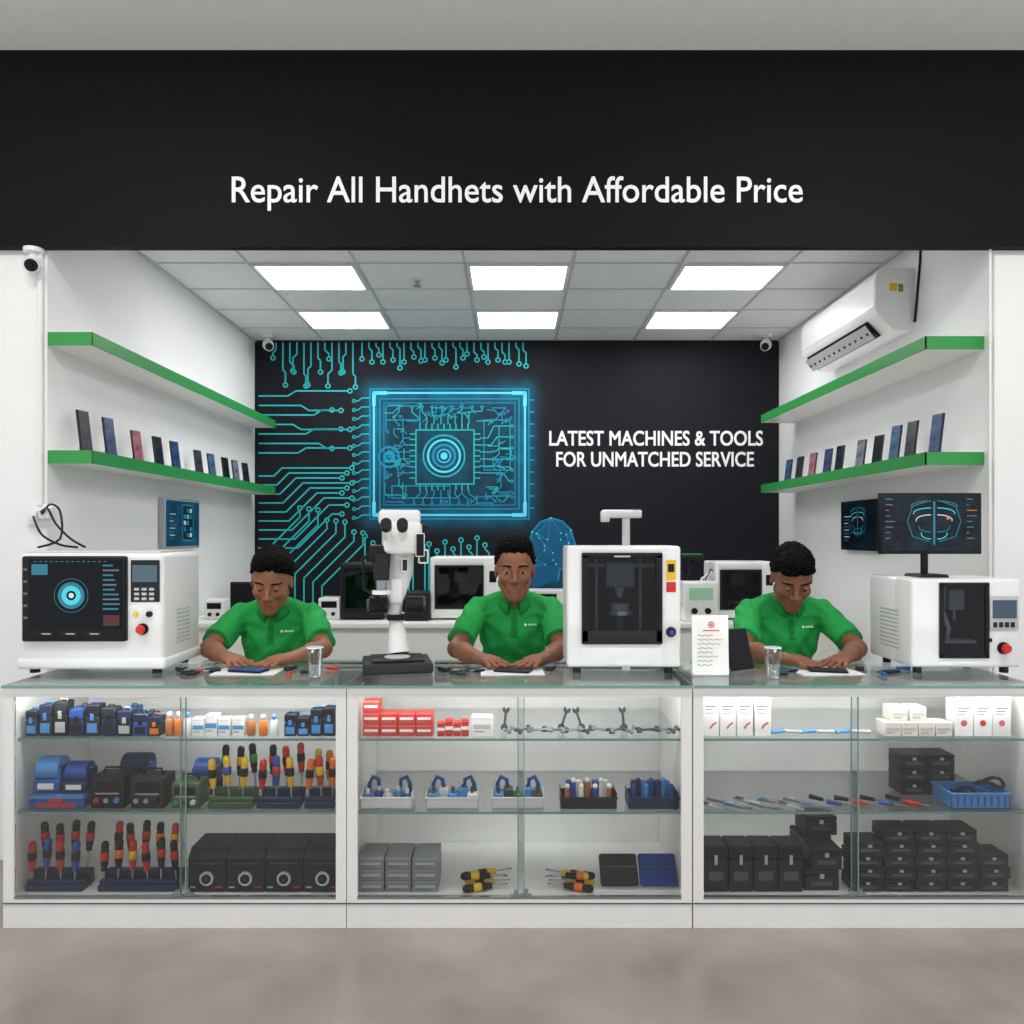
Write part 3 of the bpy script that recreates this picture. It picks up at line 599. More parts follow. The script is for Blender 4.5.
g.bx(sx0+.04,sx0+.10,yy-.001,yy,sz1-.07,sz1-.03,CY2).bx(sx1-.08,sx1-.02,yy-.001,yy,sz0+.06,sz0+.10,mat('screen_red_dim','4a2228',.4,emit=.1))
for i in range(5): g.line([(sx0+.012,sz1-.05-i*.045),(sx0+.022,sz1-.05-i*.045)],yy-.001,.008,INK)
for i in range(3): g.line([(sx0+.07+i*.09,sz0+.03),(sx0+.12+i*.09,sz0+.03)],yy-.001,.012,BK2); g.line([(sx0+.08+i*.09,sz0+.03),(sx0+.11+i*.09,sz0+.03)],yy-.0015,.004,WP2)
for i in range(14): g.line([(sx0+.05+i*.02,sz1-.02),(sx0+.058+i*.02,sz1-.02)],yy-.001,.003,CY2)
g.obj('touch_screen',lm)
px0=X(131,D)-lx; px1=X(160,D)-lx; 
g=PB().bx(px0,px1,-.004,.0,Z(602,D)-zc,Z(560,D)-zc,BK2,.002,1).bx(px0+.008,px1-.008,-.007,-.003,Z(582,D)-zc,Z(565,D)-zc,mat('lcd_grey','48606c',.25,emit=.15))
for i in range(3):
    for j in range(3): g.bx(px0+.015+i*.028,px0+.033+i*.028,-.007,-.003,Z(600,D)-zc+j*.018,Z(600,D)-zc+.010+j*.018,WP2)
g.obj('control_panel',lm)
def estop(g,x,z,r=.02): g.cyl((x,0,z),(x,-.008,z),r*1.2,BK,seg=20).cyl((x,-.008,z),(x,-.02,z),r*.6,RD,seg=16).cyl((x,-.02,z),(x,-.03,z),r,RD,r*.8,20)
g=PB(); estop(g,X(143,D)-lx,Z(629,D)-zc,.018); g.obj('emergency_button',lm)
PB().cyl((X(150,D)-lx,0,Z(614,D)-zc),(X(150,D)-lx,-.012,Z(614,D)-zc),.011,BK).obj('knob',lm)
PB().cyl((X(136,D)-lx,0,Z(614,D)-zc),(X(136,D)-lx,-.008,Z(614,D)-zc),.009,YE).obj('knob',lm)
g=PB(); 
for i in range(9): g.bx(x1,x1+.002,.12,.24,.10+i*.016,.107+i*.016,WP2)
g.obj('side_vent',lm)
for x in (x0+.04,x1-.04):
    for y in (.04,.28): PB().cyl((x,y,0),(x,y,.03),.018,BK,seg=14).obj('foot',lm)
# centre machine
cm0=X(624,D)
cm=thing('repair_machine','tall white enclosed benchtop machine with dark glass door','machine',(cm0,D,zc))
x0=X(567,D)-cm0; x1=X(681,D)-cm0; zt=Z(546,D)-zc
wx0=X(584,D)-cm0; wx1=X(660,D)-cm0; wz0=Z(642,D)-zc; wz1=Z(555,D)-zc
DI=mat('machine_interior','2b2d31',.5,spec=.3)
g=PB(); hollow(g,x0,x1,.025,zt,0,.25,wx0,wx1,wz0,wz1,WP,DI,.16,.012); g.obj('body',cm)
g=PB(); t_=.008
g.bx(wx0-t_,wx1+t_,-.008,.002,wz1-.012,wz1+t_,BK,.002).bx(wx0-t_,wx1+t_,-.008,.002,wz0-t_,wz0+.045,BK2,.002).bx(wx0-t_,wx0+.016,-.008,.002,wz0,wz1,BK,.002).bx(wx1-.016,wx1+t_,-.008,.002,wz0,wz1,BK,.002)
g.bx(wx0+.01,wx1-.01,-.003,0,wz0+.02,wz1,GD).obj('door',cm)
mid=(wx0+wx1)/2
PB().cyl((mid,.06,wz0+.10),(mid,.06,wz0+.115),.062,ST,seg=28).cyl((mid,.06,wz0+.115),(mid,.06,wz0+.14),.035,WP2,seg=24).cyl((mid,.08,wz0),(mid,.08,wz0+.1),.025,STD).obj('stage',cm)
PB().box((mid,.07,wz1-.075),(.11,.06,.10),STL,.008).cyl((mid,.07,wz1-.12),(mid,.07,wz1-.165),.022,WP2,.010).bx(wx0,wx1,.09,.1,wz1-.05,wz1-.035,WP2).bx(mid-.09,mid-.08,.1,.11,wz0,wz1,WP2).bx(mid+.08,mid+.09,.1,.11,wz0,wz1,WP2).obj('laser_head',cm)
sx=X(671,D)-cm0
PB().bx(sx-.018,sx+.018,-.002,.0,Z(580,D)-zc,Z(560,D)-zc,YE).bx(sx-.012,sx+.012,-.003,.0,Z(572,D)-zc,Z(564,D)-zc,BK).bx(sx-.018,sx+.018,-.002,.0,Z(592,D)-zc,Z(582,D)-zc,RD).obj('warning_label',cm)
PB().cyl((sx,0,Z(632,D)-zc),(sx,-.016,Z(632,D)-zc),.02,BK,.016,22).cyl((sx,-.016,Z(632,D)-zc),(sx,-.018,Z(632,D)-zc),.010,BL,seg=18).obj('knob',cm)
PB().bx(mid-.03,mid+.03,-.0095,-.008,wz1-.008,wz1-.002,WP2).obj('name_label',cm)
for x in (x0+.04,x1-.04):
    for y in (.04,.22): PB().cyl((x,y,0),(x,y,.03),.016,BK,seg=14).obj('foot',cm)
# right machine
rm0=X(967,D)
rm=thing('repair_machine','white benchtop machine with dark window and small control panel','machine',(rm0,D,zc))
x0=X(912,D)-rm0; x1=X(1021,D)-rm0; zt=Z(579,D)-zc
wx0=X(941,D)-rm0; wx1=X(987,D)-rm0; wz0=Z(656,D)-zc; wz1=Z(585,D)-zc
g=PB(); hollow(g,x0,x1,.025,zt,0,.35,wx0,wx1,wz0,wz1,WP,DI,.12,.012); g.obj('body',rm)
g=PB().bx(wx0-.006,wx1+.006,-.006,.002,wz1-.004,wz1+.008,BK).bx(wx0-.006,wx1+.006,-.006,.002,wz0-.008,wz0+.006,BK).bx(wx0-.006,wx0+.008,-.006,.002,wz0,wz1,BK).bx(wx1-.008,wx1+.006,-.006,.002,wz0,wz1,BK).bx(wx0,wx1,-.003,0,wz0,wz1,GD)
g.obj('door',rm)
mid=(wx0+wx1)/2
PB().box((mid,.06,wz0+.05),(.12,.08,.01),WP2).box((mid,.07,wz1-.06),(.06,.05,.08),WP2,.006).cyl((mid,.07,wz1-.1),(mid,.07,wz1-.14),.01,ST).tube([(mid-.05,.05,wz1-.01),(mid-.055,.05,wz1-.1),(mid-.03,.05,wz0+.1),(mid-.04,.05,wz0+.05)],.009,WP).obj('work_head',rm)
a=X(989,D)-rm0; b_=X(1018,D)-rm0
g=PB().bx(a,b_,-.006,.001,Z(630,D)-zc,Z(596,D)-zc,WP2,.003).bx(a+.01,b_-.01,-.009,-.005,Z(618,D)-zc,Z(600,D)-zc,mat('lcd_dark','3a4a5c',.2,emit=.15))
for i in range(4): g.bx(a+.012+i*.022,a+.026+i*.022,-.009,-.005,Z(627,D)-zc,Z(622,D)-zc,BK2)
g.obj('control_panel',rm)
g=PB(); estop(g,X(1003,D)-rm0,Z(648,D)-zc,.019); g.obj('emergency_button',rm)
PB().cyl((X(989,D)-rm0,0,Z(640,D)-zc),(X(989,D)-rm0,-.008,Z(640,D)-zc),.008,BK).obj('knob',rm)
g=PB()
for i in range(10): g.bx(x0-.002,x0,.1,.25,.08+i*.016,.087+i*.016,WP2)
g.obj('side_vent',rm)
for x in (x0+.04,x1-.04):
    for y in (.04,.28): PB().cyl((x,y,0),(x,y,.03),.016,BK,seg=14).obj('foot',rm)
# monitor
DMn=3.08; mxc=X(930,DMn); ztm=zc+zt
mo=thing('computer_monitor','black desktop monitor showing teal scan, standing on white machine','monitor',(mxc,DMn,ztm))
a=X(879,DMn)-mxc; b_=X(980,DMn)-mxc; z0=Z(554,DMn)-ztm; z1=Z(493,DMn)-ztm
PB().bx(a,b_,-.012,.015,z0,z1,BK,.004).obj('housing',mo)
g=PB().bx(a+.008,b_-.008,-.0145,-.011,z0+.012,z1-.008,mat('monitor_display','18222a',.3,emit=.15,noise=.7,nscale=25,spec=.2))
cxm=(a+b_)/2; czm=(z0+z1)/2
scan(g,cxm+.01,czm,-.0155,.17)
for i in range(8):
    g.line([(a+.02,z1-.025-i*.022),(a+.03+.03*R.random(),z1-.025-i*.022)],-.0155,.004,[CY2,INK,INK][i%3]); g.line([(b_-.06,z1-.025-i*.022),(b_-.055+.035*R.random(),z1-.025-i*.022)],-.0155,.004,[INK,CY2,AM,INK][i%4])
g.obj('screen',mo,smooth=False)
PB().bx(-.012+cxm-.01,.012+cxm-.01,.012,.03,.01,z0+.08,BK,.003).prism([(-.07,0),(.05,0),(.04,.012),(-.06,.012)],lambda q,t:(q[0],t,q[1]),-.05,.07,BK).obj('stand',mo)
# microscope
def microscope(loc,rz,sc,lab):
    t=thing('microscope',lab,'microscope',loc,(0,0,rz),group='microscopes'); t.scale=sc
    PB().box((0,.0,.02),(.262,.24,.036),BK2,.01,3).box((0,-.01,.042),(.2,.17,.01),BK,.003).cyl((0,-.02,.045),(0,-.02,.05),.05,WP2,seg=28).obj('base',t)
    PB().cyl((0.01,.11,.03),(0.01,.11,.50),.017,ST,seg=18).box((.01,.10,.055),(.08,.05,.05),WP,.012,3).obj('pole',t)
    PB().tube([(.01,.06,.05),(.005,.075,.12),(-.004,.085,.18),(.0,.08,.25),(.015,.07,.33),(.02,.06,.42)],[.046,.034,.028,.036,.050,.054],WP,18).box((-.002,.045,.27),(.05,.06,.09),WP,.012,3).cyl((.0,.08,.165),(.0,.08,.185),.036,BK,seg=18).box((.03,.02,.36),(.03,.05,.05),BK2,.006).obj('arm',t)
    PB().cyl((-.105,.06,.22),(-.04,.06,.22),.030,BK,seg=20).cyl((-.115,.06,.22),(-.105,.06,.22),.020,STD,seg=20).obj('focus_knob',t)
    PB().cyl((.04,.06,.22),(.105,.06,.22),.030,BK,seg=20).cyl((.105,.06,.22),(.115,.06,.22),.020,STD,seg=20).obj('focus_knob',t)
    PB().box((.02,.03,.455),(.15,.15,.11),WP,.02,4).box((.01,.03,.525),(.16,.12,.05),WP,.014,3).cyl((.09,.03,.47),(.12,.03,.47),.032,BK,seg=20).box((.085,-.046,.43),(.035,.012,.08),BK,.003).box((.1,.0,.39),(.04,.05,.05),BK2,.006).obj('head',t)
    for x in (-.035,.025): PB().cyl((x,-.02,.45),(x-.01,-.10,.49),.018,WP,seg=16).cyl((x-.01,-.10,.49),(x-.012,-.125,.502),.021,BK,seg=16).obj('eyepiece',t)
    PB().box((-.07,.0,.40),(.07,.07,.06),BK,.008).cyl((-.06,-.01,.40),(-.06,-.01,.31),.036,BK2,.030,22).cyl((-.06,-.01,.31),(-.06,-.01,.26),.022,ST,.018,18).cyl((-.06,-.01,.275),(-.06,-.01,.262),.036,WP,seg=24).tube([(-.07,0,.43),(-.13,.0,.38),(-.125,0,.28),(-.07,0,.25),(-.04,0,.2)],.007,BK).obj('objective',t)
    return t
microscope((X(397,3.02),3.02,zc),.2,(1,1,1.13),'white and black stereo microscope standing on glass counter')
sc0=X(711,2.9)
sc=thing('counter_sign','small white printed card stand with red logo on the counter','sign',(sc0,2.9,zc))
PB().box((0,0.012,.112),(.137,.006,.223),WH,.002,rot=(-.05,0,0)).box((0,0.03,.006),(.13,.07,.01),WP,.003).obj('card',sc)
g=PB().ring(0,.190,-.003,.008,.012,RD,18).ring(0,.190,-.003,0,.005,RD,12).line([(-.03,.168),(.03,.168)],-.002,.004,RD)
for i in range(8):
    zz=.15-i*.016; pts=[(-.05+j*.007,zz+.0025*math.sin(j*1.9+i)) for j in range(int(9+R.random()*6))]; g.line(pts,-.0015+.0008*i,.002,RD if i in(1,) else INK)
g.obj('printing',sc,smooth=False)
tb=thing('tablet','black tablet propped on a stand beside the card','tablet',(X(744,2.98),2.98,zc),(0,0,.5))
PB().box((0,.03,.082),(.12,.01,.16),BK,.004,rot=(-.3,0,0)).obj('body',tb); PB().box((0,.0235,.082),(.108,.001,.145),SCR,rot=(-.3,0,0)).obj('screen',tb); PB().box((0,.07,.05),(.04,.005,.11),BK,rot=(.45,0,0)).obj('stand',tb)
for p in (315,773):
    x=X(p,2.86)
    c=PB().lathe([(.022,0),(.024,.002),(.031,.112),(.0295,.112),(.023,.008),(.001,.008)],GC,seg=28).obj('drinking_glass',loc=(x,2.86,zc),label='clear drinking glass with screws inside standing on the counter',cat='glass',group='drinking glasses')
    PB().lathe([(.020,.0),(.023,.035),(.001,.036)],mat('water_grey','c4cacb',.3,noise=.3,nscale=80),seg=20).obj('contents',c,loc=(0,0,.009))
    PB().lathe([(.0300,.109),(.0315,.109),(.0315,.1125),(.0300,.1125)],mat('glass_rim','dfe8e8',.2),seg=28).obj('rim',c)

# ---------------- back bench ----------------
bn=thing('work_bench','long white workbench along the back holding machines','workbench',(0,4.75,0))
PB().bx(-1.94,1.9,-.3,.35,.84,.87,WH,.003).obj('worktop',bn); PB().bx(-1.9,1.88,-.26,-.24,.08,.84,WH).bx(-1.9,-1.88,-.24,.33,0,.84,WH).bx(1.86,1.88,-.24,.33,0,.84,WH).bx(-.01,.01,-.24,.33,0,.84,WH).obj('base',bn)
DB=4.6; zb=.87
def bpos(p): return X(p,DB)
def mach(p0,p1,top,lab,dark=False,winfrac=(.08,.72)):
    c=bpos((p0+p1)/2); w=bpos(p1)-bpos(p0); h=Z(top,DB)-zb
    t=thing('bench_machine',lab,'machine',(c,DB,zb),group='machines on the back bench'); m=BK if dark else WP
    g=PB(); a=-w/2+w*winfrac[0]; b2=-w/2+w*winfrac[1]; hollow(g,-w/2,w/2,.01,h,0,.3,a,b2,h*.2,h*.85,m,DI,.15,.012); g.obj('body',t)
    PB().bx(a,b2,-.003,0,h*.2,h*.85,GD).bx(a-.006,a+.006,-.006,.001,h*.18,h*.87,BK).bx(b2-.006,b2+.006,-.006,.001,h*.18,h*.87,BK).bx(a,b2,-.006,.001,h*.84,h*.87,BK).bx(a,b2,-.006,.001,h*.18,h*.21,BK).obj('door',t)
    PB().cyl(((a+b2)/2,.08,h*.22),((a+b2)/2,.08,h*.3),.05,STD).box(((a+b2)/2,.08,h*.68),(.08,.06,.07),STD,.005).obj('work_head',t)
    xx=(b2+w/2)/2
    PB().bx(xx-.02,xx+.02,-.004,0,h*.6,h*.78,SCR).obj('display',t)
    PB().cyl((xx,0,h*.35),(xx,-.014,h*.35),.016,RD if not dark else ST).obj('knob',t)
mach(430,503,557,'white enclosed machine with dark window on back bench')
mach(716,778,562,'white enclosed machine with dark window on back bench')
mach(340,384,563,'black box machine with glass front on back bench',True,(.1,.8))
def bmon(p0,p1,y0,y1,D,lab):
    c=X((p0+p1)/2,D); w=X(p1,D)-X(p0,D); t=thing('computer_monitor',lab,'monitor',(c,D,zb),group='black monitors')
    PB().bx(-w/2,w/2,0,.025,Z(y1,D)-zb,Z(y0,D)-zb,BK,.004).obj('housing',t); PB().bx(-w/2+.01,w/2-.01,-.003,0,Z(y1,D)-zb+.01,Z(y0,D)-zb-.01,SCR).obj('screen',t)
    PB().bx(-.015,.015,.02,.035,.005,Z(y1,D)-zb+.05,BK).bx(-.07,.07,-.03,.07,0,.01,BK,.003).obj('stand',t)
bmon(230,262,582,614,4.6,'small black monitor on white bench behind person')
def sbx(p0,p1,top,D,m,lab,name='equipment_box',led=None):
    w=X(p1,D)-X(p0,D); h=Z(top,D)-zb
    t=thing(name,lab,'device',(X((p0+p1)/2,D),D,zb),group='small equipment on back bench')
    PB().box((0,.08,h/2),(w,.16,h),m,.01,3).obj('body',t)
    PB().bx(-w*.35,w*.35,-.003,.001,h*.55,h*.85,led or SCR).obj('display',t)
    for s_ in (-.2,.2): PB().cyl((w*s_,0,h*.28),(w*s_,-.012,h*.28),w*.09,BK).obj('knob',t)
    return t
sbx(318,340,598,4.62,WP,'small white bench power unit')
sbx(204,224,600,4.62,WP,'small white box unit beside black monitor')
sbx(404,429,592,4.55,BK,'black soldering station with glowing red display',led=mat('red_glow','b8340f',.4,emit=.35))
sbx(684,718,582,4.5,WP,'white power supply with green display and knobs',led=mat('green_lcd','8fb89a',.4,emit=.2))
sbx(503,566,590,4.85,WP2,'grey equipment case behind seated person')
sbx(662,684,572,4.9,BK2,'black equipment box on back bench')
t=thing('microscope_stand','white camera microscope stand with horizontal arm on back bench','microscope',(bpos(628),4.62,zb))
PB().box((0,.02,.015),(.24,.2,.03),WP,.01).obj('base',t)
PB().cyl((0,.06,.03),(0,.06,.64),.024,WP).obj('pole',t)
PB().box((-.03,.05,.63),(.24,.07,.05),WP,.012,3).box((-.13,.03,.615),(.05,.08,.07),WP,.01).cyl((.055,.03,.66),(.055,.03,.69),.02,BK).cyl((-.13,.02,.58),(-.13,.02,.5),.022,BK,.016).obj('arm',t)
t=thing('bench_lamp','black articulated lamp standing on white bench','lamp',(bpos(690),4.72,zb))
PB().cyl((0,0,0),(0,0,.015),.06,BK).obj('base',t); PB().tube([(0,0,.01),(.0,0,.2),(.04,-.02,.35)],.008,BK).obj('pole',t); PB().box((.03,-.03,.37),(.14,.05,.03),BK,.008).bx(-.03,.09,-.055,-.004,.386,.392,GR).obj('lamp_head',t)
t=thing('cable_bundle','white hoses and black cables looping beside power supply','cable',(bpos(705),4.68,zb))
PB().tube([(0,0,0),(-.03,0,.14),(.0,0,.24),(.05,0,.28),(.09,0,.22),(.1,0,.05)],.008,WP).obj('hose',t)
PB().tube([(.02,-.02,0),(0,-.02,.2),(.05,-.02,.3),(.12,-.02,.25),(.14,-.02,.02)],.005,BK).obj('hose',t)

# ---------------- people ----------------
def snet(f,lo,h):
    ins=f<0; n=f.shape; c=np.zeros([q-1 for q in n],np.uint8)
    for a in (0,1):
        for b2 in (0,1):
            for d in (0,1): c+=ins[a:n[0]-1+a,b2:n[1]-1+b2,d:n[2]-1+d]
    act=(c>0)&(c<8); I=np.argwhere(act); idx=np.full(act.shape,-1,np.int32); idx[act]=np.arange(len(I))
    pos=np.zeros((len(I),3)); cnt=np.zeros(len(I))
    for a in range(3):
        o=[q for q in range(3) if q!=a]
        for u in (0,1):
            for v in (0,1):
                A=np.zeros(3,int); A[o[0]]=u; A[o[1]]=v; B=A.copy(); B[a]=1
                fa=f[tuple((I+A).T)]; fb=f[tuple((I+B).T)]; m=(fa<0)!=(fb<0)
                t=fa[m]/(fa[m]-fb[m]); pos[m]+=A+(B-A)*t[:,None]; cnt[m]+=1
    V=(I+pos/cnt[:,None])*h+np.array(lo); Q=[]
    for a in range(3):
        b2=(a+1)%3; d=(a+2)%3
        s0=[slice(None)]*3; s1=[slice(None)]*3; s0[a]=slice(0,-1); s1[a]=slice(1,None)
        E=np.argwhere(ins[tuple(s0)]!=ins[tuple(s1)]); E=E[(E[:,b2]>0)&(E[:,d]>0)&(E[:,b2]<n[b2]-1)&(E[:,d]<n[d]-1)]
        eb=np.zeros(3,int); eb[b2]=1; ed=np.zeros(3,int); ed[d]=1
        q=np.stack([idx[tuple((E-eb-ed).T)],idx[tuple((E-ed).T)],idx[tuple(E.T)],idx[tuple((E-eb).T)]],1)
        inn=ins[tuple(E.T)]; q[~inn]=q[~inn][:,::-1]; Q.append(q)
    return V,np.concatenate(Q)
class Fld:
    def __init__(s,lo,hi,h):
        s.lo=np.array(lo,float); s.h=h; s.n=np.ceil((np.array(hi)-s.lo)/h).astype(int)+1; s.f=np.full(s.n,1.0,np.float32)
    def reg(s,c,r):
        c=np.array(c); a=np.clip(np.floor((c-r-s.lo)/s.h).astype(int),0,s.n); b2=np.clip(np.ceil((c+r-s.lo)/s.h).astype(int)+1,0,s.n)
        if (b2<=a).any(): return None
        ax=[(np.arange(a[i],b2[i])*s.h+s.lo[i]).astype(np.float32) for i in range(3)]
        return tuple(slice(a[i],b2[i]) for i in range(3)),ax[0][:,None,None],ax[1][None,:,None],ax[2][None,None,:]
    def comb(s,sl,d,k,sub):
        o=s.f[sl]
        if sub:
            d=-d; hh=np.maximum(k-np.abs(o-d),0)/k; s.f[sl]=np.maximum(o,d)+hh*hh*k/4
        else:
            hh=np.maximum(k-np.abs(o-d),0)/k; s.f[sl]=np.minimum(o,d)-hh*hh*k/4
    def cap(s,a,b2,ra,rb,k=.01,sub=False,clip=None):
        a=np.array(a,float);b2=np.array(b2,float); c=(a+b2)/2; L=np.linalg.norm(b2-a); r=s.reg(c,L/2+max(ra,rb)+k+3*s.h)
        if r is None: return
        sl,x,y,z=r; d=b2-a; dd=max((d@d),1e-9)
        t=np.clip(((x-a[0])*d[0]+(y-a[1])*d[1]+(z-a[2])*d[2])/dd,0,1)
        q=np.sqrt((x-a[0]-t*d[0])**2+(y-a[1]-t*d[1])**2+(z-a[2]-t*d[2])**2)-(ra+(rb-ra)*t)
        if clip: q=np.maximum(q,(x-clip[0][0])*clip[1][0]+(y-clip[0][1])*clip[1][1]+(z-clip[0][2])*clip[1][2])
        s.comb(sl,q,k,sub)
    def ell(s,c,rr,Rm=None,k=.01,sub=False,clip=None):
        c=np.array(c,float); r=s.reg(c,max(rr)+k+3*s.h)
        if r is None: return
        sl,x,y,z=r; x=x-c[0];y=y-c[1];z=z-c[2]
        if Rm is not None: Rm=np.array(Rm); u=Rm[0,0]*x+Rm[1,0]*y+Rm[2,0]*z; v=Rm[0,1]*x+Rm[1,1]*y+Rm[2,1]*z; w=Rm[0,2]*x+Rm[1,2]*y+Rm[2,2]*z
        else: u,v,w=x,y,z
        k0=np.sqrt((u/rr[0])**2+(v/rr[1])**2+(w/rr[2])**2); k1=np.sqrt((u/rr[0]**2)**2+(v/rr[1]**2)**2+(w/rr[2]**2)**2)+1e-6
        q=k0*(k0-1)/k1
        if clip is not None: q=np.maximum(q,clip(u+0*q,v+0*q,w+0*q))
        s.comb(sl,q,k,sub)
    def mesh(s,name,mats):
        V,Q=snet(s.f,s.lo,s.h); me=bpy.data.meshes.new(name); me.from_pydata(V.tolist(),[],Q.tolist()); 
        for m in mats: me.materials.append(m)
        me.polygons.foreach_set('use_smooth',[True]*len(me.polygons)); me.update(); return me,V,Q
HAIR=mat('black_hair','070606',.8,noise=.5,nscale=60,bump=.5,bscale=110,stretch=(1,1,.4),spec=.12)
SHIRT=mat('green_polo_fabric','289e4d',.85,noise=.08,nscale=8,bump=.7,bscale=12,stretch=(1,1,1.6),spec=.2)
COLR=mat('green_collar_fabric','178239',.85,noise=.06,nscale=30,spec=.2)
TROU=mat('dark_trousers','20242c',.8,noise=.1)
EYEW=mat('eye_white','a89f98',.4); IRIS=mat('iris_brown','0c0705',.15); BTN=mat('button','0f5a2a',.4)
def person(x0,zs,hc,pitch,yaw,roll,elb,wr,hd,style,skin,label,lidz):
    SK=mat('skin_%s'%style,skin,.5,noise=.12,nscale=9,bump=.08,bscale=150,spec=.35); LP=mat('lips_%s'%style,tuple(v*f_ for v,f_ in zip(hx(skin),(.84,.64,.64))),.5); SB=mat('stubble_%s'%style,tuple(v*.82 for v in hx(skin)),.6,noise=.2,nscale=90)
    for m in (SK,LP): 
        bs_=m.node_tree.nodes['Principled BSDF']; bs_.inputs['Subsurface Weight'].default_value=.12; bs_.inputs['Subsurface Radius'].default_value=(.012,.004,.002); bs_.inputs['Subsurface Scale'].default_value=1
    HR=Euler((math.radians(pitch),math.radians(roll),0)).to_matrix(); HR=Matrix.Rotation(math.radians(yaw),3,'Z')@HR; HRn=np.array(HR); hs=1.12
    W=lambda p:np.array(hc)+hs*(HRn@np.array(p,float))
    g=Fld((x0-.40,2.90,.50),(x0+.40,3.90,hc[2]+.19),.0036)
    g.ell((x0,3.72,.62),(.145,.11,.12),k=.05); g.ell((x0,3.65,.78+zs),(.135,.10,.14),k=.06); g.ell((x0,3.58,.93+zs),(.15,.10,.15),k=.06)
    sh=[(x0+s_*.168,3.545,1.030+zs) for s_ in(-1,1)]
    g.cap((x0-.12,3.555,1.030+zs),(x0+.12,3.555,1.030+zs),.045,.045,k=.05)
    nb=(x0,3.56,1.06+zs); nt_=W((0,.02,-.06)); g.cap(nb,nt_,.052,.048,k=.035)
    for s_ in (0,1):
        g.cap((x0+(s_*2-1)*.03,3.56,1.080+zs),sh[s_],.033,.033,k=.04)
        g.cap(sh[s_],elb[s_],.048,.036,k=.03)
        e=np.array(elb[s_]); w=np.array(wr[s_]); m_=e+(w-e)*.35
        g.cap(e,m_,.034,.036,k=.02); g.cap(m_,w,.036,.023,k=.02)
    for s_ in (0,1):
        w=np.array(wr[s_],float); d=np.array(hd[s_],float); d/=np.linalg.norm(d)
        n=np.array((0,0,-1.)); n=n-d*(n@d); n/=np.linalg.norm(n); t=np.cross(d,n)
        inward=1 if s_==0 else -1
        if t[0]*inward<0: t=-t
        for i in range(4):
            kn=w+d*(.082-.004*abs(i-1))+t*(.029-.0195*i)-n*.004
            g.cap(w+t*(.012-.008*i),kn,.017,.0125,k=.014)
        g.cap(w+d*.04-t*.005,w+d*.05+t*.005,.02,.02,k=.02)
        for i,(l1,l2,l3) in enumerate(((.042,.026,.02),(.046,.029,.022),(.042,.027,.021),(.033,.021,.018))):
            p=w+d*(.082-.004*abs(i-1))+t*(.029-.0195*i)-n*.004; an=0
            spread=(1.5-i)*.12; dd=d+t*spread; dd/=np.linalg.norm(dd)
            for l,bnd,r0,r1 in ((l1,.30+.13*i,.0092,.0086),(l2,.50,.0086,.008),(l3,.35,.008,.0068)):
                an+=bnd; v=dd*math.cos(an)+n*math.sin(an); q=p+v*l; q[2]=max(q[2],.868); g.cap(p,q,r0,r1,k=.003); p=q
        p=w+d*.022+t*.022
        for l,v,r0,r1 in ((.04,d*.6+t*.7+n*.25,.014,.0115),(.03,d*.85+t*.35+n*.3,.0115,.010),(.024,d*.95+t*.0+n*.3,.010,.008)):
            v=v/np.linalg.norm(v); q=p+v*l; q[2]=max(q[2],.868); g.cap(p,q,r0,r1,k=.006); p=q
    def he(c,r,k=.01,sub=False,clip=None): g.ell(W(c),[q*hs for q in r],HRn,k*hs,sub,clip)
    def hcap(a,b2,ra,rb,k=.008,sub=False): g.cap(W(a),W(b2),ra*hs,rb*hs,k*hs,sub)
    he((0,.018,.035),(.073,.092,.083),.01); he((0,-.018,-.022),(.061,.068,.082),.025)
    for s_ in (-1,1):
        hcap((s_*.046,.0,-.055),(s_*.013,-.060,-.099),.018,.017,.025)
        he((s_*.037,-.063,-.022),(.022,.020,.020),.025)
    he((0,-.070,-.101),(.017,.017,.015),.022)
    he((0,-.046,.045),(.052,.042,.045),.03)
    hcap((-.038,-.078,.021),(.038,-.078,.021),.007,.007,.018)
    for s_ in (-1,1): he((s_*.031,-.098,.004),(.018,.014,.010),.012,True)
    hcap((0,-.086,.012),(0,-.107,-.028),.0065,.0105,.014)
    for s_ in (-1,1): he((s_*.0135,-.097,-.033),(.0085,.010,.007),.008)
    he((0,-.078,-.066),(.026,.013,.019),.022)
    hcap((-.017,-.0855,-.062),(.017,-.0855,-.062),.0042,.0042,.005); hcap((-.012,-.0855,-.0715),(.012,-.0855,-.0715),.0055,.0055,.005)
    hcap((-.019,-.0925,-.0662),(0,-.0935,-.0655),.0018,.0018,.003,True); hcap((0,-.0935,-.0655),(.019,-.0925,-.0662),.0018,.0018,.003,True)
    for s_ in (-1,1):
        he((s_*.031,-.075,.003),(.0155,.0155,.0145),.003,False,lambda u,v,w,l=lidz:((l*hs)-w))
        he((s_*.031,-.075,.003),(.0152,.0152,.0145),.003,False,lambda u,v,w:(w+.0055*hs))
        he((s_*.074,.012,-.008),(.008,.018,.029),.008); he((s_*.079,.006,-.004),(.004,.009,.016),.004,True)
    me,V,Q=g.mesh('person',[SK,LP,SB])
    C=V[Q].mean(1); L=(C-np.array(hc))@HRn/hs
    mi=np.zeros(len(Q),np.int32)
    if style!='c': mi[(L[:,2]<-.044)&(L[:,2]>-.053)&(abs(L[:,0])<.020)&(L[:,1]<-.078)]=2
    if style=='b': mi[(L[:,2]<-.088)&(L[:,2]>-.118)&(L[:,1]<-.06)&(abs(L[:,0])<.016)]=2
    mi[(abs(L[:,0])<.0205-abs(L[:,2]+.066)*.9)&(L[:,2]<-.058)&(L[:,2]>-.076)&(L[:,1]<-.080)]=1
    me.polygons.foreach_set('material_index',mi); me.update()
    o=reg(bpy.data.objects.new('person',me),label=label,cat='person',group='seated technicians')
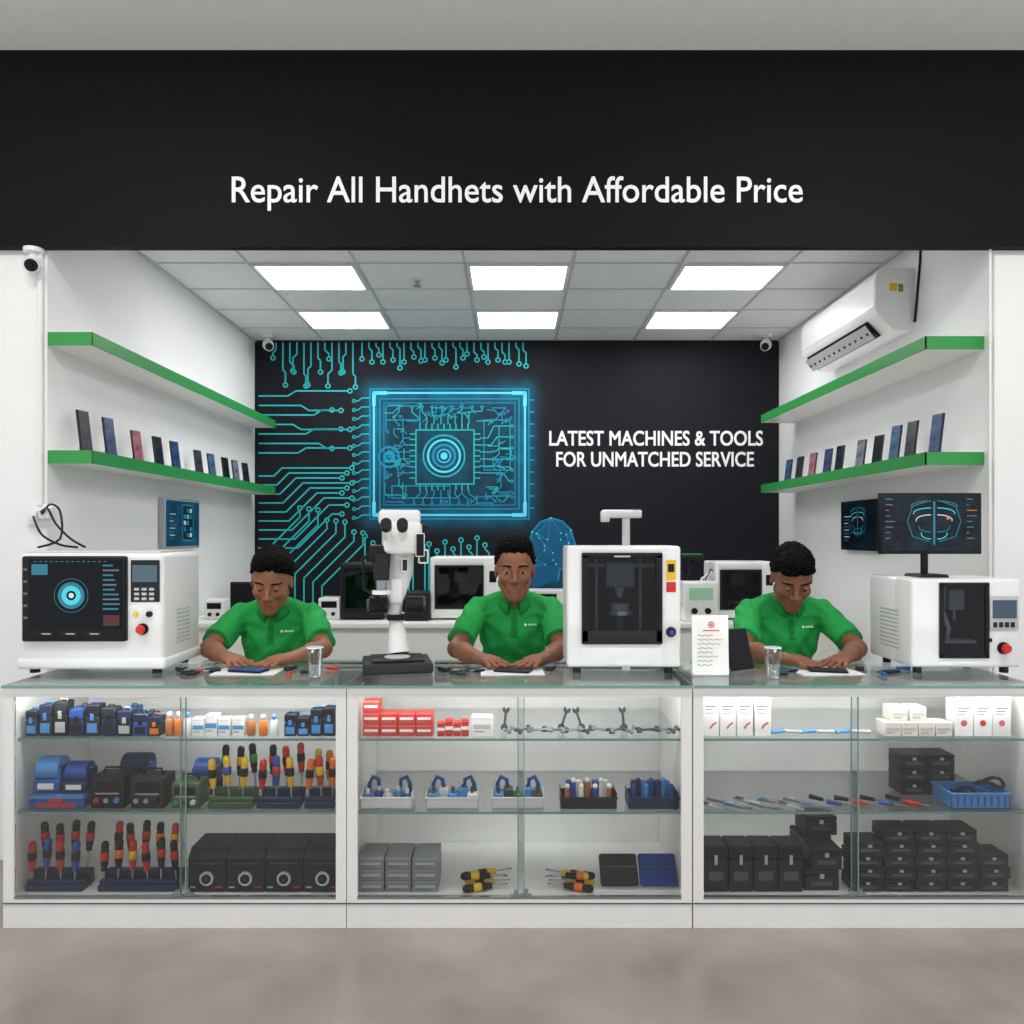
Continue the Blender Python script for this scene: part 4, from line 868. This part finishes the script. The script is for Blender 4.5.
    bv=BVHTree.FromPolygons(V.tolist(),Q.tolist())
    for s_ in (-1,1):
        down=-.0035 if lidz<0 else -.0008
        PB().sph(W((s_*.031,-.0755,.003)),.0138*hs,EYEW,16).sph(W((s_*.031,-.0842,.003+down)),.0070*hs,IRIS,12).obj('eye',o)
        pts=[]
        for i in range(7):
            t=i/6; lx_=s_*(.013+.039*t); lz_=.0235+.005*math.sin(t*2.6)-.003*t
            a=Vector(W((lx_,-.2,lz_))); d=HR@Vector((0,1,0)); hit=bv.ray_cast(a,d)
            if hit[0] is not None: pts.append(hit[0]+d*.0010)
        if len(pts)>3: PB().tube(pts,[.0026*hs+.0012*math.sin(math.pi*min(1,(i+1)/len(pts)))*hs for i in range(len(pts))],HAIR,6).obj('eyebrow',o)
    h=Fld(np.array(hc)-.19,np.array(hc)+.19,.0036)
    def hel(c,r,k=.012,sub=False,clip=None): h.ell(W(c),[q*hs for q in r],HRn,k*hs,sub,clip)
    hel((0,.022,.040),(.082,.102,.095),.01,clip=lambda u,v,w:(-(w/hs+.028+.62*(v/hs))*hs*.85))
    if style=='b': hel((0,.0,.100),(.068,.074,.044),.02); hel((0,-.05,.098),(.055,.036,.026),.015)
    if style=='a': hel((.008,-.035,.104),(.066,.056,.033),.02); hel((-.03,-.068,.088),(.036,.022,.018),.012); hel((.045,-.05,.085),(.028,.036,.022),.012)
    if style=='c': hel((0,-.040,.100),(.066,.056,.033),.02); hel((-.02,-.078,.076),(.045,.016,.018),.012); hel((.03,-.073,.080),(.035,.018,.018),.012)
    gx=np.meshgrid(*[np.arange(h.n[i])*h.h+h.lo[i] for i in range(3)],indexing='ij')
    h.f+=(.0030*np.sin(gx[0]*260+3*np.sin(gx[2]*60))*np.sin(gx[2]*140+2*np.sin(gx[0]*90))+.0020*np.sin(gx[1]*300+gx[0]*180)).astype(np.float32)
    me,_,_=h.mesh('hair',[HAIR]); reg(bpy.data.objects.new('hair',me),o)
    s=Fld((x0-.36,3.2,.52),(x0+.36,3.90,1.2+zs),.0047)
    s.ell((x0,3.72,.64),(.155,.122,.13),k=.05); s.ell((x0,3.65,.79+zs),(.150,.116,.16),k=.06); s.ell((x0,3.575,.93+zs),(.165,.116,.155),k=.06)
    s.cap((x0-.125,3.555,1.034+zs),(x0+.125,3.555,1.034+zs),.053,.053,k=.05)
    for i in (0,1):
        s.cap((x0+(i*2-1)*.035,3.56,1.080+zs),sh[i],.040,.042,k=.04)
        a=np.array(sh[i]); e=np.array(elb[i]); d=(e-a)/np.linalg.norm(e-a); q=a+(e-a)*.78
        s.cap(a,a+(e-a)*.95,.056,.062,k=.03,clip=(q,d))
    gx=np.meshgrid(*[np.arange(s.n[i])*s.h+s.lo[i] for i in range(3)],indexing='ij')
    X_,Y_,Z_=gx; ax_=np.abs(X_-x0)
    th=np.arctan2(Z_-(1.0+zs),.17-ax_+1e-4); rad=np.sqrt((Z_-(1.0+zs))**2+(.17-ax_)**2)
    fold=.0085*np.sin(th*9+x0*5+rad*20)*np.clip((rad-.03)*10,0,1)*np.exp(-rad*4)
    s.f+=(fold+.0045*np.sin((Z_+.5*ax_)*70+3*np.sin((X_-x0)*20+x0*9))*np.clip((1.0+zs-Z_)*6,.1,1)).astype(np.float32)
    me,V,Q=s.mesh('polo_shirt',[SHIRT]); so_=reg(bpy.data.objects.new('polo_shirt',me),o); bs=BVHTree.FromPolygons(V.tolist(),Q.tolist())
    cb=bmesh.new(); rows=[]; N=30
    zc_=1.090+zs
    for j in range(N+1):
        a=math.radians(18+(324)*j/N); fr=max(0,math.cos(a)); fr2=max(0,(math.cos(a)-.55)/.45)
        dx=math.sin(a); dy=-math.cos(a)
        rows.append([cb.verts.new((x0+dx*r,3.555+dy*r-.012*fr,zc_+z_-.035*fr-e_*fr2)) for r,z_,e_ in ((.060,-.012,0),(.061,.022,0),(.066,.026,.0),(.090,-.010,.03),(.088,-.014,.03))])
    for a_,b3 in zip(rows,rows[1:]):
        for i in range(4): cb.faces.new((a_[i],a_[i+1],b3[i+1],b3[i])).smooth=True
        cb.faces.new((a_[4],a_[0],b3[0],b3[4]))
    cb.faces.new(rows[0][::-1]); cb.faces.new(rows[-1]); bmesh.ops.recalc_face_normals(cb,faces=cb.faces)
    me=bpy.data.meshes.new('collar'); cb.to_mesh(me); cb.free(); me.materials.append(COLR); reg(bpy.data.objects.new('collar',me),so_)
    def surf(x,z):
        hit=bs.ray_cast(Vector((x,3.0,z)),Vector((0,1,0))); return hit[0]
    g=PB(); zs_=[1.05+zs-.012*i for i in range(12)]; pr_=None; i0=g.mi(COLR)
    for z in zs_:
        l=surf(x0-.014,z); r=surf(x0+.014,z)
        if not l or not r: continue
        cur=[g.bm.verts.new((l.x,l.y-.002,z)),g.bm.verts.new((r.x,r.y-.002,z))]
        if pr_: g.bm.faces.new((cur[0],cur[1],pr_[1],pr_[0]))
        pr_=cur
    for z in (1.03,.99,.95):
        p=surf(x0,z+zs)
        if p: g.cyl((p.x,p.y-.005,p.z),(p.x,p.y-.001,p.z),.005,BTN,seg=10)
    g.obj('placket',so_)
    p=surf(x0+.075,.975+zs)
    if p:
        q=surf(x0+.095,.975+zs); ang=math.atan2(q.y-p.y,.02) if q else 0
        lg=text('REPAIR',.040,.008,(p.x+.006,p.y-.008,p.z),LW,'chest_logo',so_); lg.rotation_euler=(0,0,ang)
        PB().ring(-.032,0,0,.002,.006,LW,12).obj('chest_emblem',so_,loc=(p.x+.006,p.y-.009,p.z),rot=(0,0,ang))
    t=Fld((x0-.26,3.3,.03),(x0+.26,3.92,.72),.008)
    t.ell((x0,3.72,.58),(.165,.13,.12),k=.03)
    for s_ in (-1,1): t.cap((x0+s_*.085,3.70,.555),(x0+s_*.12,3.40,.55),.08,.062,k=.03); t.cap((x0+s_*.12,3.40,.55),(x0+s_*.12,3.46,.09),.062,.045,k=.02)
    me,_,_=t.mesh('trousers',[TROU]); reg(bpy.data.objects.new('trousers',me),o)
    for s_ in (-1,1): PB().box((x0+s_*.12,3.42,.045),(.09,.25,.085),BK,.03,4).obj('shoe',o)
    st=thing('stool','round black work stool with four metal legs','stool',(x0,3.74,0),group='work stools')
    PB().cyl((0,0,.40),(0,0,.455),.17,BK,seg=30).obj('seat',st)
    for a in (45,135,225,315):
        c_,s2=math.cos(math.radians(a)),math.sin(math.radians(a)); PB().cyl((c_*.12,s2*.12,.40),(c_*.17,s2*.17,0),.012,STD,seg=10).obj('leg',st)
    return o
person(.010,0,(.012,3.455,1.220),6,0,0,[(-.235,3.295,.892),(.212,3.30,.892)],[(-.125,3.10,.882),(.125,3.10,.882)],[(.62,-.78,-.04),(-.62,-.78,-.04)],'b','8d5b45','person in green polo shirt looking ahead, forearms on counter',.0005)
person(-1.075,-.03,(-1.06,3.43,1.174),22,8,3,[(-1.285,3.30,.892),(-.80,3.295,.892)],[(-1.135,3.11,.882),(-.885,3.11,.882)],[(.65,-.75,-.04),(-.65,-.75,-.04)],'a','96644c','person in green polo shirt looking down while repairing a phone',-.003)
person(1.245,-.01,(1.235,3.43,1.186),30,-8,0,[(.985,3.295,.892),(1.465,3.30,.892)],[(1.085,3.10,.882),(1.33,3.11,.882)],[(.65,-.75,-.04),(-.65,-.75,-.04)],'c','875843','person in green polo shirt bent forward working on a phone',-.003)
PAP=mat('white_mat','dcdedd',.6)
def onc(g,name,x,y,lab,cat,grp,rz=0,dz=0): return g.obj(name,loc=(x,y,zc+dz),rot=(0,0,rz),label=lab,cat=cat,group=grp)
for xc,n in ((-1.01,0),(.0,1),(1.2,2)):
    onc(PB().bx(-.12,.12,-.08,.08,0,.003,PAP,.001,1),'work_mat',xc,2.98,'white work mat lying on glass counter','mat','work mats',rz=.05*n)
    onc(PB().box((0,0,.005),(.07,.14,.008),BK,.003).bx(-.031,.031,-.066,.066,.009,.0095,BL if n==0 else BK2),'opened_phone',xc+.005,2.97,'opened phone being repaired on white mat','phone','phones under repair',rz=1.3,dz=.003)
    for j in range(9):
        dx=[-.21,-.165,-.14,.15,.18,.24,-.26,.29,-.19][j]; y=2.93+.03*((j*5)%4)
        if n==1 and dx>.17: continue
        if n==2 and dx<-.2: continue
        if j%3==0: g=PB().box((0,0,.008),(.05,.03,.016),BK2,.003).box((.0,0,.017),(.02,.02,.004),ST); nm='circuit_part'; lb='small dark circuit part on the counter'
        elif j%3==1: g=PB().cyl((-.05,0,.008),(0,0,.008),.008,[RD,BK,BL][n],.006,10).cyl((0,0,.008),(.05,0,.008),.002,ST,seg=6); nm='precision_screwdriver'; lb='precision screwdriver lying on the counter'
        else: g=PB().box((0,0,.005),(.035,.07,.010),BK,.002).box((0,0,.0105),(.028,.06,.001),NV); nm='phone_part'; lb='small black phone part on the counter'
        onc(g,nm,xc+dx,y,lb,'tool' if j%3==1 else 'phone part','repair clutter on the counter',rz=.4*j)
# ---------------- lights ----------------
w=bpy.data.worlds.new('world'); S.world=w; w.use_nodes=True; w.node_tree.nodes['Background'].inputs[0].default_value=(.97,.98,1,1); w.node_tree.nodes['Background'].inputs[1].default_value=.9
for x in (-1.6,1.6):  # added out-of-view fill lights for the cabinet fronts and floor, no real fixtures
    l=bpy.data.lights.new('outer_ceiling_lamp','AREA'); l.shape='RECTANGLE'; l.size=1.2; l.size_y=.5; l.energy=38; l.color=(1,.98,.95)
    o=bpy.data.objects.new('outer_ceiling_lamp',l); COL.objects.link(o); o.location=(x,1.6,3.37)
cam=bpy.data.cameras.new('camera'); cam.lens=F/1024*36; cam.sensor_width=36; cam.shift_y=(HY-512)/1024; cam.clip_start=.05
co=bpy.data.objects.new('camera',cam); COL.objects.link(co); co.location=(0,0,CH); co.rotation_euler=(math.radians(90),0,0); S.camera=co
